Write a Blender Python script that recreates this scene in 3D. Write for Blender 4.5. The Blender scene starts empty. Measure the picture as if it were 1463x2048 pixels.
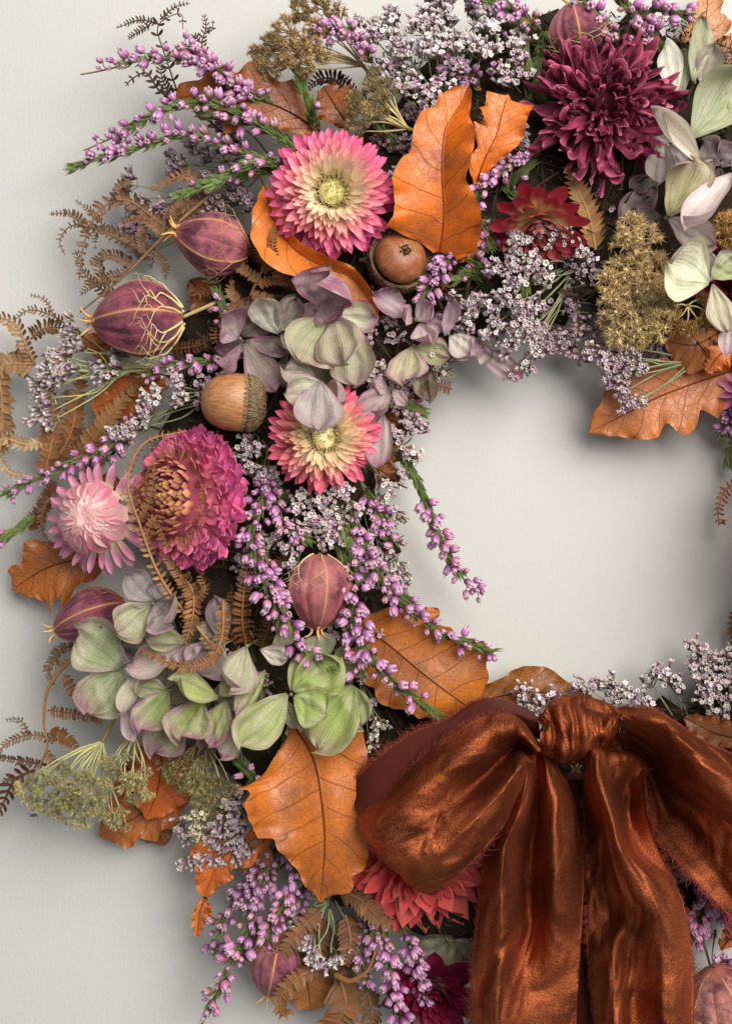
import bpy, math, random
import numpy as np
from mathutils import Matrix, Vector

# ------------------------------------------------------------------ camera, world, light
S = 0.0002            # one photo pixel on the wall is 0.2 mm
D = 2600.0            # camera distance from the wall, in those pixels
CX, CY = 731.5, 1024.0
scene = bpy.context.scene
COL = scene.collection
Wm = Matrix.Rotation(math.radians(90), 4, 'X')     # layout space (x right, y up, z off the wall) -> world

cam = bpy.data.cameras.new('camera'); cam_o = bpy.data.objects.new('camera', cam); COL.objects.link(cam_o)
cam_o.matrix_world = Wm @ Matrix.Translation((0, 0, D*S))
cam.sensor_fit = 'VERTICAL'; cam.sensor_height = 24.0
cam.lens = 24.0*D/2048.0
cam.clip_start = 0.01; cam.clip_end = 20
scene.camera = cam_o

world = bpy.data.worlds.new('World'); scene.world = world; world.use_nodes = True
bg = world.node_tree.nodes['Background']
bg.inputs[0].default_value = (0.93, 0.96, 1.0, 1); bg.inputs[1].default_value = 0.29

def area(name, loc, target, size, energy, col):
    l = bpy.data.lights.new(name, 'AREA'); l.shape = 'RECTANGLE'; l.size = size[0]; l.size_y = size[1]
    l.energy = energy; l.color = col
    o = bpy.data.objects.new(name, l); COL.objects.link(o)
    p = Vector(loc); t = Vector(target)
    m = (t-p).to_track_quat('-Z', 'Y').to_matrix().to_4x4(); m.translation = p
    o.matrix_world = Wm @ m
area('window_light', (0.60, 0.58, 1.10), (-0.03, 0.0, 0.0), (1.2, 1.2), 39.0, (1.0, 0.965, 0.91))
scene.view_settings.view_transform = 'Standard'; scene.view_settings.look = 'None'
scene.view_settings.exposure = 0.0; scene.view_settings.gamma = 1.0
scene.cycles.max_bounces = 6; scene.cycles.diffuse_bounces = 3; scene.cycles.glossy_bounces = 2
scene.cycles.transmission_bounces = 3; scene.cycles.transparent_max_bounces = 4

# ------------------------------------------------------------------ maths helpers
rnd = random.Random(7)
nr = np.random.RandomState(7)
def A(*v): return np.array(v, float)
def P(x, y, h=0.0):
    k = (D-h)/D
    return np.array([(x-CX)*k, (CY-y)*k, h])
def K(h): return (D-h)/D
def nz(v):
    v = np.asarray(v, float); return v/max(1e-9, np.linalg.norm(v))
def lin(c):
    c = c/255.0
    return c/12.92 if c <= 0.04045 else ((c+0.055)/1.055)**2.4
def c8(r, g, b, a=1.0): return (lin(r), lin(g), lin(b), a)
def vary(c, amt, r=None):
    r = r or rnd
    k = 1+r.uniform(-amt, amt)
    return tuple(max(0, min(1, c[i]*k*(1+r.uniform(-amt, amt)*0.35))) for i in range(3))+(c[3],)
def catmull(pts, n):
    p = np.asarray(pts, float)
    if len(p) == 2: return p[0]+(p[1]-p[0])*np.linspace(0, 1, n)[:, None]
    p = np.vstack([2*p[0]-p[1], p, 2*p[-1]-p[-2]])
    m = len(p)-3
    seg = np.linalg.norm(np.diff(p[1:-1], axis=0), axis=1); cum = np.concatenate([[0], np.cumsum(seg)]); cum /= cum[-1]
    t = np.linspace(0, 1, n); i = np.clip(np.searchsorted(cum, t, side='right')-1, 0, m-1)
    f = ((t-cum[i])/np.maximum(1e-9, cum[i+1]-cum[i]))[:, None]
    a, b, c, d = p[i], p[i+1], p[i+2], p[i+3]
    return 0.5*((2*b)+(-a+c)*f+(2*a-5*b+4*c-d)*f**2+(-a+3*b-3*c+d)*f**3)
def tangents(C):
    T = np.gradient(C, axis=0); return T/np.maximum(1e-9, np.linalg.norm(T, axis=1))[:, None]
def frames(C):
    T = tangents(C); N = np.zeros_like(C)
    r = A(0, 0, 1) if abs(T[0][2]) < 0.9 else A(1, 0, 0)
    v = nz(np.cross(T[0], r))
    for i in range(len(C)):
        v = nz(v-T[i]*np.dot(v, T[i])); N[i] = v
    return T, N, np.cross(T, N)
def sn(x, y, seed=0, f=1.0):
    """smooth pseudo noise from summed sines, about -1..1"""
    r = np.random.RandomState(seed); o = 0
    for k in range(5):
        a, b = r.uniform(-1, 1, 2)*f*(1+0.55*k); o = o+np.sin(a*x+b*y+r.uniform(0, 6.28))/(1+0.45*k)
    return o/2.2
def mat_axes(x, y, z, o):
    return Matrix(((x[0], y[0], z[0], o[0]), (x[1], y[1], z[1], o[1]), (x[2], y[2], z[2], o[2]), (0, 0, 0, 1)))
def frame_z(z, o=(0, 0, 0), spin=0.0, s=1.0, ref=None):
    """matrix whose Z axis is z; the spin turns about it"""
    z = nz(z); r = A(0, 1, 0) if ref is None else np.asarray(ref, float)
    if abs(np.dot(nz(r), z)) > 0.95: r = A(1, 0, 0.1)
    x = nz(np.cross(r, z)); y = np.cross(z, x)
    c, q = math.cos(spin), math.sin(spin)
    x, y = x*c+y*q, y*c-x*q
    return mat_axes(x*s, y*s, z*s, np.asarray(o)*S)

# ------------------------------------------------------------------ mesh helpers (input in pixels, stored in metres)
class Buf:
    def __init__(s): s.V = []; s.F = []; s.U = []; s.M = []; s.n = 0
    def add(s, V, F, U=None, mi=0):
        V = np.asarray(V, float); s.V.append(V)
        s.U.append(np.zeros((len(V), 2)) if U is None else np.asarray(U, float))
        s.F.extend([tuple(int(i)+s.n for i in f) for f in F]); s.M.extend([mi]*len(F)); s.n += len(V)
        return s
    def mesh(s, name, mats, smooth=True, scale=S):
        return mk(name, np.vstack(s.V), s.F, mats, np.vstack(s.U), s.M, smooth, scale)
def mk(name, V, F, mats, U=None, M=None, smooth=True, scale=S):
    me = bpy.data.meshes.new(name)
    me.from_pydata((np.asarray(V)*scale).tolist(), [], [tuple(f) for f in F])
    if not isinstance(mats, (list, tuple)): mats = [mats]
    for m in mats: me.materials.append(m)
    if M is not None and len(mats) > 1: me.polygons.foreach_set('material_index', np.array(M, dtype=np.int32))
    if U is not None:
        uv = me.uv_layers.new(name='UVMap'); vi = np.empty(len(me.loops), dtype=np.int32)
        me.loops.foreach_get('vertex_index', vi); uv.data.foreach_set('uv', np.asarray(U, np.float32)[vi].ravel())
    me.polygons.foreach_set('use_smooth', np.full(len(me.polygons), smooth))
    me.update(); return me
def gridF(a, b, wrap=False):
    F = []; bb = b if wrap else b-1
    for i in range(a-1):
        for j in range(bb):
            k = (j+1) % b; F.append((i*b+j, i*b+k, (i+1)*b+k, (i+1)*b+j))
    return F
def tube(C, r, seg=6):
    C = np.asarray(C, float); n = len(C); r = np.broadcast_to(np.asarray(r, float), (n,))
    T, N, B = frames(C); th = np.linspace(0, 2*math.pi, seg, endpoint=False)
    V = (C[:, None, :]+r[:, None, None]*(np.cos(th)[None, :, None]*N[:, None, :]+np.sin(th)[None, :, None]*B[:, None, :])).reshape(-1, 3)
    U = np.stack([np.tile(np.arange(seg)/seg, n), np.repeat(np.linspace(0, 1, n), seg)], 1)
    F = gridF(n, seg, True)
    F.append(tuple(range(seg-1, -1, -1))); F.append(tuple(range((n-1)*seg, n*seg)))
    return V, F, U
def lathe(prof, seg=12, mod=None):
    """prof: list of (r, z); mod(theta, i) multiplies r"""
    th = np.linspace(0, 2*math.pi, seg, endpoint=False); V = []; U = []
    for i, (r, z) in enumerate(prof):
        m = 1.0 if mod is None else mod(th, i)
        V.append(np.stack([np.cos(th)*r*m, np.sin(th)*r*m, np.full(seg, float(z))], 1)); U.append(np.stack([th/6.28318, np.full(seg, i/(len(prof)-1))], 1))
    return np.vstack(V), gridF(len(prof), seg, True), np.vstack(U)
PROF = {
 'lance': lambda t: np.sin(math.pi*np.clip(t*0.86+0.10, 0, 1))**0.75*(1-t**7),
 'obov':  lambda t: (0.35+0.65*np.sin(math.pi*np.clip(t, 0, 1)**1.3/1.0*0.62))*(1-t**6)**0.6,
 'round': lambda t: np.clip(np.sin(math.pi*np.clip(t*0.93+0.05, 0, 1)**1.15), 0, 1)**0.62*(1-t**12),
 'fan': lambda t: np.where(t < 0.66, 0.09+0.91*np.sin(np.clip(t/0.66, 0, 1)*math.pi/2)**1.05, np.clip(1-(np.clip(t-0.66, 0, 1)/0.34)**2.3, 0, 1)**0.62),
 'bract': lambda t: np.sin(math.pi*(0.60*t+0.14))**0.8*np.clip(1-t**8, 0, 1)**0.75,
 'strap': lambda t: (0.55+0.45*np.sin(math.pi*t))*(1-t**8)**0.5,
 'tooth': lambda t: (1-t)**0.8*(1+0.25*np.sin(4*t)),
 'needle': lambda t: np.sin(math.pi*(t*0.9+0.08))**0.6,
}
def sheet(L, W, prof='lance', cup=0.6, bend=0.0, twist=0.0, crumple=0.0, nt=9, nu=6, seed=0, lip=0.0, edge=0.0, tipb=0.0, fr=1.0):
    """a petal, sepal or leaflet: base at the origin, runs along +X, width along Y, face up +Z. cup rolls the sides up,
       bend lifts it along its length (tipb: only near the tip), lip rolls the rims back, edge makes the rim wavy"""
    t = np.linspace(0, 1, nt); u = np.linspace(-1, 1, nu)
    w = PROF[prof](t)*W/2
    ang = bend*t+tipb*t**4
    dx = np.cos(ang); dz = np.sin(ang)
    X = np.concatenate([[0], np.cumsum((dx[1:]+dx[:-1])/2)])*L/(nt-1); Z = np.concatenate([[0], np.cumsum((dz[1:]+dz[:-1])/2)])*L/(nt-1)
    V = np.zeros((nt, nu, 3))
    for i in range(nt):
        c = cup*(0.35+0.65*t[i]) if cup else 1e-4
        c = c if abs(c) > 1e-4 else 1e-4
        a = u*c
        y = np.sin(a)/c*w[i]; z = (1-np.cos(a))/c*w[i]
        if lip: z = z-lip*w[i]*np.abs(u)**5; 
        z = z+edge*W*0.5*np.abs(u)**2*np.sin(7*t[i]*fr+seed+1.3*np.sign(u))*t[i]
        z = z+crumple*W*sn(t[i]*9*fr, u*4*fr, seed, 1.0)*min(1, t[i]*3)
        y = y+crumple*W*0.4*sn(t[i]*8*fr+4, u*3, seed+3, 1.0)*min(1, t[i]*3)
        tw = twist*t[i]; y, z = y*math.cos(tw)-z*math.sin(tw), y*math.sin(tw)+z*math.cos(tw)
        s_, c_ = math.sin(ang[i]), math.cos(ang[i])
        V[i, :, 0] = X[i]-z*s_; V[i, :, 1] = y; V[i, :, 2] = Z[i]+z*c_
    U = np.stack(np.meshgrid((u+1)/2, t), -1).reshape(-1, 2)
    return V.reshape(-1, 3), gridF(nt, nu), U
def xf(V, M):
    """apply a mathutils matrix whose translation is in metres to pixel vertices"""
    m = np.array(M); return np.asarray(V)@m[:3, :3].T+m[:3, 3]/S

# ------------------------------------------------------------------ objects
def thing(name, label, cat, base, group=None):
    e = bpy.data.objects.new(name, None); COL.objects.link(e); e.empty_display_size = 0.01
    e.matrix_basis = Wm @ Matrix.Translation(np.asarray(base)*S)
    e['label'] = label; e['category'] = cat
    if group: e['group'] = group
    return e
def part(name, mesh, parent, M=None, color=None, kind=None, label=None):
    o = bpy.data.objects.new(name, mesh); COL.objects.link(o); o.parent = parent
    if M is not None: o.matrix_basis = M
    if color is not None: o.color = color
    if kind: o['kind'] = kind
    if label: o['label'] = label
    return o

# ------------------------------------------------------------------ materials
class NT:
    def __init__(s, name):
        s.m = bpy.data.materials.new(name); s.m.use_nodes = True; s.t = s.m.node_tree; s.n = s.t.nodes
        s.b = s.n['Principled BSDF']; s.out = s.n['Material Output']
    def node(s, ty, **kw):
        n = s.n.new(ty)
        for k, v in kw.items(): setattr(n, k, v)
        return n
    def link(s, a, b): s.t.links.new(a, b)
    def math(s, op, a, b=None, c=None, clamp=False):
        n = s.node('ShaderNodeMath', operation=op, use_clamp=clamp)
        for i, v in enumerate((a, b, c)):
            if v is None: continue
            if isinstance(v, (int, float)): n.inputs[i].default_value = v
            else: s.link(v, n.inputs[i])
        return n.outputs[0]
    def mix(s, f, a, b, mode='MIX'):
        n = s.node('ShaderNodeMix', data_type='RGBA', blend_type=mode)
        for i, v in ((0, f), (6, a), (7, b)):
            if isinstance(v, (int, float)): n.inputs[i].default_value = v
            elif isinstance(v, tuple): n.inputs[i].default_value = v
            else: s.link(v, n.inputs[i])
        return n.outputs[2]
    def noise(s, scale, vec=None, detail=3, rough=0.55, dist=0):
        n = s.node('ShaderNodeTexNoise'); n.inputs['Scale'].default_value = scale; n.inputs['Detail'].default_value = detail
        n.inputs['Roughness'].default_value = rough; n.inputs['Distortion'].default_value = dist
        if vec is not None: s.link(vec, n.inputs['Vector'])
        return n.outputs[0]
    def rng(s, v, a, b, c=0.0, d=1.0, smooth=True):
        n = s.node('ShaderNodeMapRange', interpolation_type='SMOOTHSTEP' if smooth else 'LINEAR')
        for i, x in enumerate((v, a, b, c, d)):
            if isinstance(x, (int, float)): n.inputs[i].default_value = x
            else: s.link(x, n.inputs[i])
        return n.outputs[0]
    def objvec(s):
        tc = s.node('ShaderNodeTexCoord'); oi = s.node('ShaderNodeObjectInfo')
        m = s.node('ShaderNodeVectorMath', operation='SCALE'); s.link(oi.outputs['Random'], m.inputs['Scale']); m.inputs[0].default_value = (3, 5, 7)
        a = s.node('ShaderNodeVectorMath', operation='ADD'); s.link(tc.outputs['Object'], a.inputs[0]); s.link(m.outputs[0], a.inputs[1])
        return a.outputs[0], oi
    def uv(s):
        tc = s.node('ShaderNodeTexCoord'); sp = s.node('ShaderNodeSeparateXYZ'); s.link(tc.outputs['UV'], sp.inputs[0])
        return sp.outputs[0], sp.outputs[1], tc.outputs['UV']
    def comb(s, x, y, z=0.0):
        n = s.node('ShaderNodeCombineXYZ')
        for i, v in enumerate((x, y, z)):
            if isinstance(v, (int, float)): n.inputs[i].default_value = v
            else: s.link(v, n.inputs[i])
        return n.outputs[0]
    def bump(s, h, strength, dist=0.0005, normal=None):
        n = s.node('ShaderNodeBump'); n.inputs['Strength'].default_value = strength; n.inputs['Distance'].default_value = dist
        s.link(h, n.inputs['Height'])
        if normal is not None: s.link(normal, n.inputs['Normal'])
        return n.outputs[0]
    def done(s, col, rough=0.6, spec=0.3, nrm=None, transl=0.0, tcol=None):
        if isinstance(col, tuple): s.b.inputs['Base Color'].default_value = col
        else: s.link(col, s.b.inputs['Base Color'])
        if isinstance(rough, (int, float)): s.b.inputs['Roughness'].default_value = rough
        else: s.link(rough, s.b.inputs['Roughness'])
        s.b.inputs['Specular IOR Level'].default_value = spec
        if nrm is not None: s.link(nrm, s.b.inputs['Normal'])
        if transl:
            tr = s.node('ShaderNodeBsdfTranslucent'); mx = s.node('ShaderNodeMixShader'); mx.inputs[0].default_value = transl
            if isinstance(col, tuple): tr.inputs[0].default_value = col
            else: s.link(col, tr.inputs[0])
            if nrm is not None: s.link(nrm, tr.inputs['Normal'])
            s.link(s.b.outputs[0], mx.inputs[1]); s.link(tr.outputs[0], mx.inputs[2]); s.link(mx.outputs[0], s.out.inputs[0])
        return s.m

def petal_material(name, base, streak=0.25, rough=0.5, transl=0.18, spec=0.3, soft=0.28, rim=None, mottle=0.2, backc=None, bumps=0.3):
    """base colour at the foot, the object's own colour towards the tip; object alpha sets where the change lies"""
    m = NT(name); x, y, uv = m.uv(); ov, oi = m.objvec()
    lo = m.math('SUBTRACT', oi.outputs['Alpha'], soft); hi = m.math('ADD', oi.outputs['Alpha'], soft)
    nj = m.noise(9.0, m.comb(m.math('MULTIPLY', x, 1.6), m.math('ADD', m.math('MULTIPLY', y, 0.2), oi.outputs['Random'])), 2)
    yj = m.math('ADD', y, m.math('MULTIPLY', m.math('SUBTRACT', nj, 0.5), 0.3))
    f = m.rng(yj, lo, hi)
    col = m.mix(f, base, oi.outputs['Color'])
    st = m.noise(30.0, m.comb(m.math('MULTIPLY', x, 1.3), m.math('MULTIPLY', y, 0.12), oi.outputs['Random']), 2, 0.6)
    k = m.rng(st, 0.25, 0.75, 1-streak, 1+streak*0.55, False)
    mo = m.noise(420.0, ov, 3)
    k2 = m.math('MULTIPLY', k, m.rng(mo, 0.3, 0.7, 1-mottle, 1+mottle*0.6, False))
    k3 = m.math('MULTIPLY', k2, m.rng(oi.outputs['Random'], 0, 1, 0.86, 1.1, False))
    col = m.mix(1.0, col, m.comb(k3, k3, k3), 'MULTIPLY')
    if rim:
        e = m.rng(m.math('ABSOLUTE', m.math('SUBTRACT', x, 0.5)), 0.40, 0.5); e2 = m.rng(y, 0.86, 1.0)
        col = m.mix(m.math('MULTIPLY', m.math('MAXIMUM', e, e2), 0.65 if soft > 0.26 or bumps < 0.8 else 0.9), col, rim)
    if backc:
        g = m.node('ShaderNodeNewGeometry'); col = m.mix(g.outputs['Backfacing'], col, m.mix(0.6, col, backc))
    nrm = m.bump(st, bumps, 0.0006)
    return m.done(col, rough, spec, nrm, transl)

def leaf_material(name='autumn_oak_leaf', nv=7.0):
    m = NT(name); x, y, uv = m.uv(); ov, oi = m.objvec()
    a = m.math('ABSOLUTE', m.math('SUBTRACT', x, 0.5))
    j = m.math('MULTIPLY', m.math('SUBTRACT', m.noise(60.0, ov, 2), 0.5), 0.075)
    yy = m.math('ADD', m.math('SUBTRACT', y, m.math('MULTIPLY', a, 0.30)), j)
    ph = m.math('FRACT', m.math('ADD', m.math('MULTIPLY', yy, nv), m.math('MULTIPLY', m.math('GREATER_THAN', x, 0.5), 0.37)))
    dv = m.math('ABSOLUTE', m.math('SUBTRACT', ph, 0.5))
    side = m.rng(dv, 0.008, 0.034, 1.0, 0.0)
    mid = m.rng(a, 0.004, 0.016, 1.0, 0.0)
    vo = m.node('ShaderNodeTexVoronoi', feature='DISTANCE_TO_EDGE'); vo.inputs['Scale'].default_value = 330; m.link(ov, vo.inputs['Vector'])
    net = m.rng(vo.outputs[0], 0.0, 0.06, 1.0, 0.0)
    big = m.noise(42.0, ov, 4, 0.6); fine = m.noise(1100.0, ov, 3, 0.6); spot = m.noise(260.0, ov, 2, 0.6)
    col = oi.outputs['Color']
    col = m.mix(m.rng(big, 0.38, 0.75), m.mix(0.22, col, (0.85, 0.30, 0.02, 1)), m.mix(0.72, col, (0.17, 0.06, 0.018, 1)))
    k = m.math('MULTIPLY', m.rng(fine, 0.25, 0.75, 0.82, 1.15, False), m.rng(spot, 0.3, 0.75, 1.08, 0.78, False))
    col = m.mix(1.0, col, m.comb(k, k, k), 'MULTIPLY')
    vein = m.math('MAXIMUM', m.math('MAXIMUM', m.math('MULTIPLY', side, 0.5), m.math('MULTIPLY', mid, 0.75)), m.math('MULTIPLY', net, 0.13))
    col = m.mix(vein, col, (0.07, 0.022, 0.010, 1))
    rim = m.rng(a, 0.475, 0.5); col = m.mix(m.math('MULTIPLY', rim, 0.45), col, (0.45, 0.17, 0.05, 1))
    h = m.math('SUBTRACT', m.math('MULTIPLY', big, 0.6), m.math('ADD', vein, m.math('MULTIPLY', fine, -0.12)))
    nrm = m.bump(h, 0.55, 0.0010)
    return m.done(col, m.rng(spot, 0.3, 0.7, 0.30, 0.55, False), 0.5, nrm, 0.10)

def sepal_material(name='hydrangea_sepal'):
    """papery sepal; object colour = body, object alpha = how mauve the rim is"""
    m = NT(name); x, y, uv = m.uv(); ov, oi = m.objvec()
    a = m.math('ABSOLUTE', m.math('SUBTRACT', x, 0.5))
    wob = m.math('MULTIPLY', m.math('SUBTRACT', m.noise(95.0, ov, 2), 0.5), 0.085)
    xs = m.math('ADD', x, wob)
    def lines(n, w0, w1):
        p = m.math('FRACT', m.math('MULTIPLY', xs, n)); d = m.math('ABSOLUTE', m.math('SUBTRACT', p, 0.5)); return m.rng(d, w0, w1, 1.0, 0.0)
    v1 = m.math('MULTIPLY', lines(7.0, 0.01, 0.085), m.rng(y, 0.05, 0.8, 1.3, 0.25, False))
    v2 = m.math('MULTIPLY', lines(19.0, 0.05, 0.22), m.rng(y, 0.25, 0.8, 0.0, 0.55, False))
    vo = m.node('ShaderNodeTexVoronoi', feature='DISTANCE_TO_EDGE'); vo.inputs['Scale'].default_value = 520; m.link(ov, vo.inputs['Vector'])
    net = m.rng(vo.outputs[0], 0.0, 0.06, 0.26, 0.0)
    vein = m.math('MAXIMUM', m.math('MAXIMUM', v1, v2), net)
    e = m.math('MAXIMUM', m.rng(a, 0.30, 0.5), m.rng(y, 0.58, 1.0))
    e = m.math('MULTIPLY', m.math('MULTIPLY', e, m.rng(m.noise(60.0, ov, 3), 0.3, 0.62, 0.45, 1.15)), oi.outputs['Alpha'], clamp=True)
    col = m.mix(e, oi.outputs['Color'], c8(170, 112, 140))
    mo = m.noise(150.0, ov, 4, 0.6)
    col = m.mix(m.rng(mo, 0.40, 0.72, 0.0, 0.75), col, m.mix(0.6, col, c8(226, 214, 198)))
    k = m.rng(m.noise(1500.0, ov, 2), 0.25, 0.75, 0.9, 1.07, False); col = m.mix(1.0, col, m.comb(k, k, k), 'MULTIPLY')
    col = m.mix(m.math('MULTIPLY', vein, 0.46), col, m.mix(0.8, col, c8(74, 56, 60)))
    br = m.math('MULTIPLY', m.math('MAXIMUM', m.rng(a, 0.475, 0.5), m.rng(y, 0.965, 1.0)), m.rng(m.noise(90.0, ov, 2), 0.45, 0.6, 0.0, 0.75)); col = m.mix(br, col, c8(132, 96, 78))
    spt = m.rng(m.noise(620.0, ov, 2, 0.5), 0.70, 0.76, 0.0, 0.45); col = m.mix(spt, col, c8(120, 92, 70))
    ft = m.rng(y, 0.0, 0.16, 0.5, 0.0); col = m.mix(ft, col, c8(70, 62, 50))
    rib = m.noise(22.0, m.comb(m.math('MULTIPLY', xs, 1.6), m.math('MULTIPLY', y, 0.16), oi.outputs['Random']), 2, 0.6)
    nrm = m.bump(m.math('ADD', m.math('SUBTRACT', m.math('MULTIPLY', mo, 1.2), vein), m.math('MULTIPLY', rib, 1.0)), 0.5, 0.0006)
    return m.done(col, 0.75, 0.1, nrm, 0.30)

def simple(name, col, rough=0.6, spec=0.25, var=0.3, scale=300, bump=0.3, transl=0.0, useobj=False):
    m = NT(name); ov, oi = m.objvec(); n = m.noise(scale, ov, 4, 0.6)
    k = m.math('MULTIPLY', m.rng(n, 0.25, 0.75, 1-var, 1+var*0.7, False), m.rng(oi.outputs['Random'], 0, 1, 0.85, 1.12, False))
    c = m.mix(1.0, oi.outputs['Color'] if useobj else col, m.comb(k, k, k), 'MULTIPLY')
    return m.done(c, rough, spec, m.bump(n, bump, 0.0004), transl)

MAT = {}
MAT['leaf'] = leaf_material()
MAT['sepal'] = sepal_material()
MAT['straw_pink'] = petal_material('strawflower_bract', c8(255, 234, 196), 0.16, 0.32, 0.22, 0.45, 0.26, mottle=0.08, bumps=0.25)
MAT['straw_red'] = petal_material('red_strawflower_bract', c8(238, 196, 140), 0.3, 0.30, 0.12, 0.5, 0.18, mottle=0.2)
MAT['zinnia'] = petal_material('dried_zinnia_petal', c8(196, 130, 84), 0.35, 0.6, 0.14, 0.2, 0.25, rim=c8(232, 150, 170), mottle=0.25, bumps=0.6)
MAT['dahlia'] = petal_material('dried_dahlia_petal', c8(84, 26, 34), 0.5, 0.6, 0.08, 0.22, 0.25, rim=c8(206, 108, 134), mottle=0.35, bumps=0.9)
MAT['coral'] = petal_material('coral_petal', c8(224, 130, 84), 0.4, 0.55, 0.12, 0.25, 0.22, rim=c8(226, 128, 118), mottle=0.22, bumps=0.6)
MAT['fern'] = simple('dried_fern', c8(120, 84, 52), 0.6, 0.25, 0.35, 260, 0.4, 0.08, True)
MAT['stem'] = simple('dry_stem', c8(120, 84, 60), 0.65, 0.2, 0.3, 500, 0.3, 0, True)
MAT['needle'] = simple('heather_needle', c8(70, 90, 40), 0.55, 0.3, 0.45, 200, 0.2, 0.1, True)
MAT['wallpaint'] = None

def bell_material():
    m = NT('heather_bell'); x, y, uv = m.uv(); ov, oi = m.objvec()
    p = m.math('ABSOLUTE', m.math('SUBTRACT', m.math('FRACT', m.math('MULTIPLY', x, 4.0)), 0.5))
    seam = m.rng(p, 0.40, 0.5, 0.0, 1.0)
    col = oi.outputs['Color']
    k = m.rng(m.noise(700.0, ov, 3), 0.3, 0.7, 0.66, 1.08, False); col = m.mix(1.0, col, m.comb(k, k, k), 'MULTIPLY')
    col = m.mix(m.rng(y, 0.35, 1.0, 0.0, 0.5), col, c8(238, 204, 226))
    col = m.mix(m.math('MULTIPLY', seam, 0.6), col, c8(104, 40, 92))
    col = m.mix(m.rng(y, 0.0, 0.2, 0.6, 0.0), col, c8(120, 70, 80))
    return m.done(col, 0.4, 0.35, None, 0.15)
MAT['bell'] = bell_material()
def floret_material():
    m = NT('sea_lavender_floret'); x, y, uv = m.uv(); ov, oi = m.objvec()
    cr = m.node('ShaderNodeValToRGB'); m.link(y, cr.inputs[0]); e = cr.color_ramp.elements
    e[0].position = 0.0; e[0].color = c8(96, 88, 66); e[1].position = 1.0; e[1].color = c8(176, 148, 168)
    for p, c in ((0.2, c8(150, 130, 124)), (0.42, c8(232, 224, 222)), (0.66, c8(255, 252, 250)), (0.80, c8(236, 222, 232))):
        k = e.new(p); k.color = c
    p5 = m.math('ABSOLUTE', m.math('SUBTRACT', m.math('FRACT', m.math('MULTIPLY', x, 5.0)), 0.5))
    rib = m.math('MULTIPLY', m.rng(p5, 0.30, 0.46, 0.0, 0.75), m.rng(y, 0.55, 0.68, 1.0, 0.0))
    col = m.mix(rib, cr.outputs[0], c8(112, 78, 92))
    col = m.mix(1.0, col, oi.outputs['Color'], 'MULTIPLY')
    k = m.rng(oi.outputs['Random'], 0, 1, 0.72, 1.02, False); col = m.mix(1.0, col, m.comb(k, k, k), 'MULTIPLY')
    return m.done(col, 0.55, 0.25, None, 0.15)
MAT['floret'] = floret_material()
MAT['seed'] = simple('carrot_seed', c8(160, 130, 84), 0.7, 0.15, 0.35, 400, 0.2, 0.06, True)
MAT['disc'] = simple('flower_disc', c8(212, 200, 130), 0.8, 0.1, 0.25, 900, 0.8, 0.0, True)

def wall_material():
    m = NT('painted_wall'); tc = m.node('ShaderNodeTexCoord'); v = tc.outputs['Object']
    n1 = m.noise(700.0, v, 3, 0.6); n2 = m.noise(9.0, v, 3, 0.5)
    mp = m.node('ShaderNodeMapping'); mp.inputs['Scale'].default_value = (1.0, 0.25, 1.0); m.link(v, mp.inputs[0]); n3 = m.noise(900.0, mp.outputs[0], 2, 0.5)
    sp = m.noise(230.0, v, 1, 0.4); fl = m.rng(sp, 0.81, 0.84, 0.0, 0.35)
    k = m.math('MULTIPLY', m.rng(n2, 0.3, 0.7, 0.985, 1.015, False), m.rng(n1, 0.3, 0.7, 0.975, 1.02, False))
    col = m.mix(1.0, (0.512, 0.500, 0.472, 1), m.comb(k, k, k), 'MULTIPLY'); col = m.mix(fl, col, (0.3, 0.27, 0.23, 1))
    return m.done(col, 0.75, 0.2, m.bump(m.math('ADD', n1, n3), 0.22, 0.0003))
MAT['wallpaint'] = wall_material()

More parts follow.
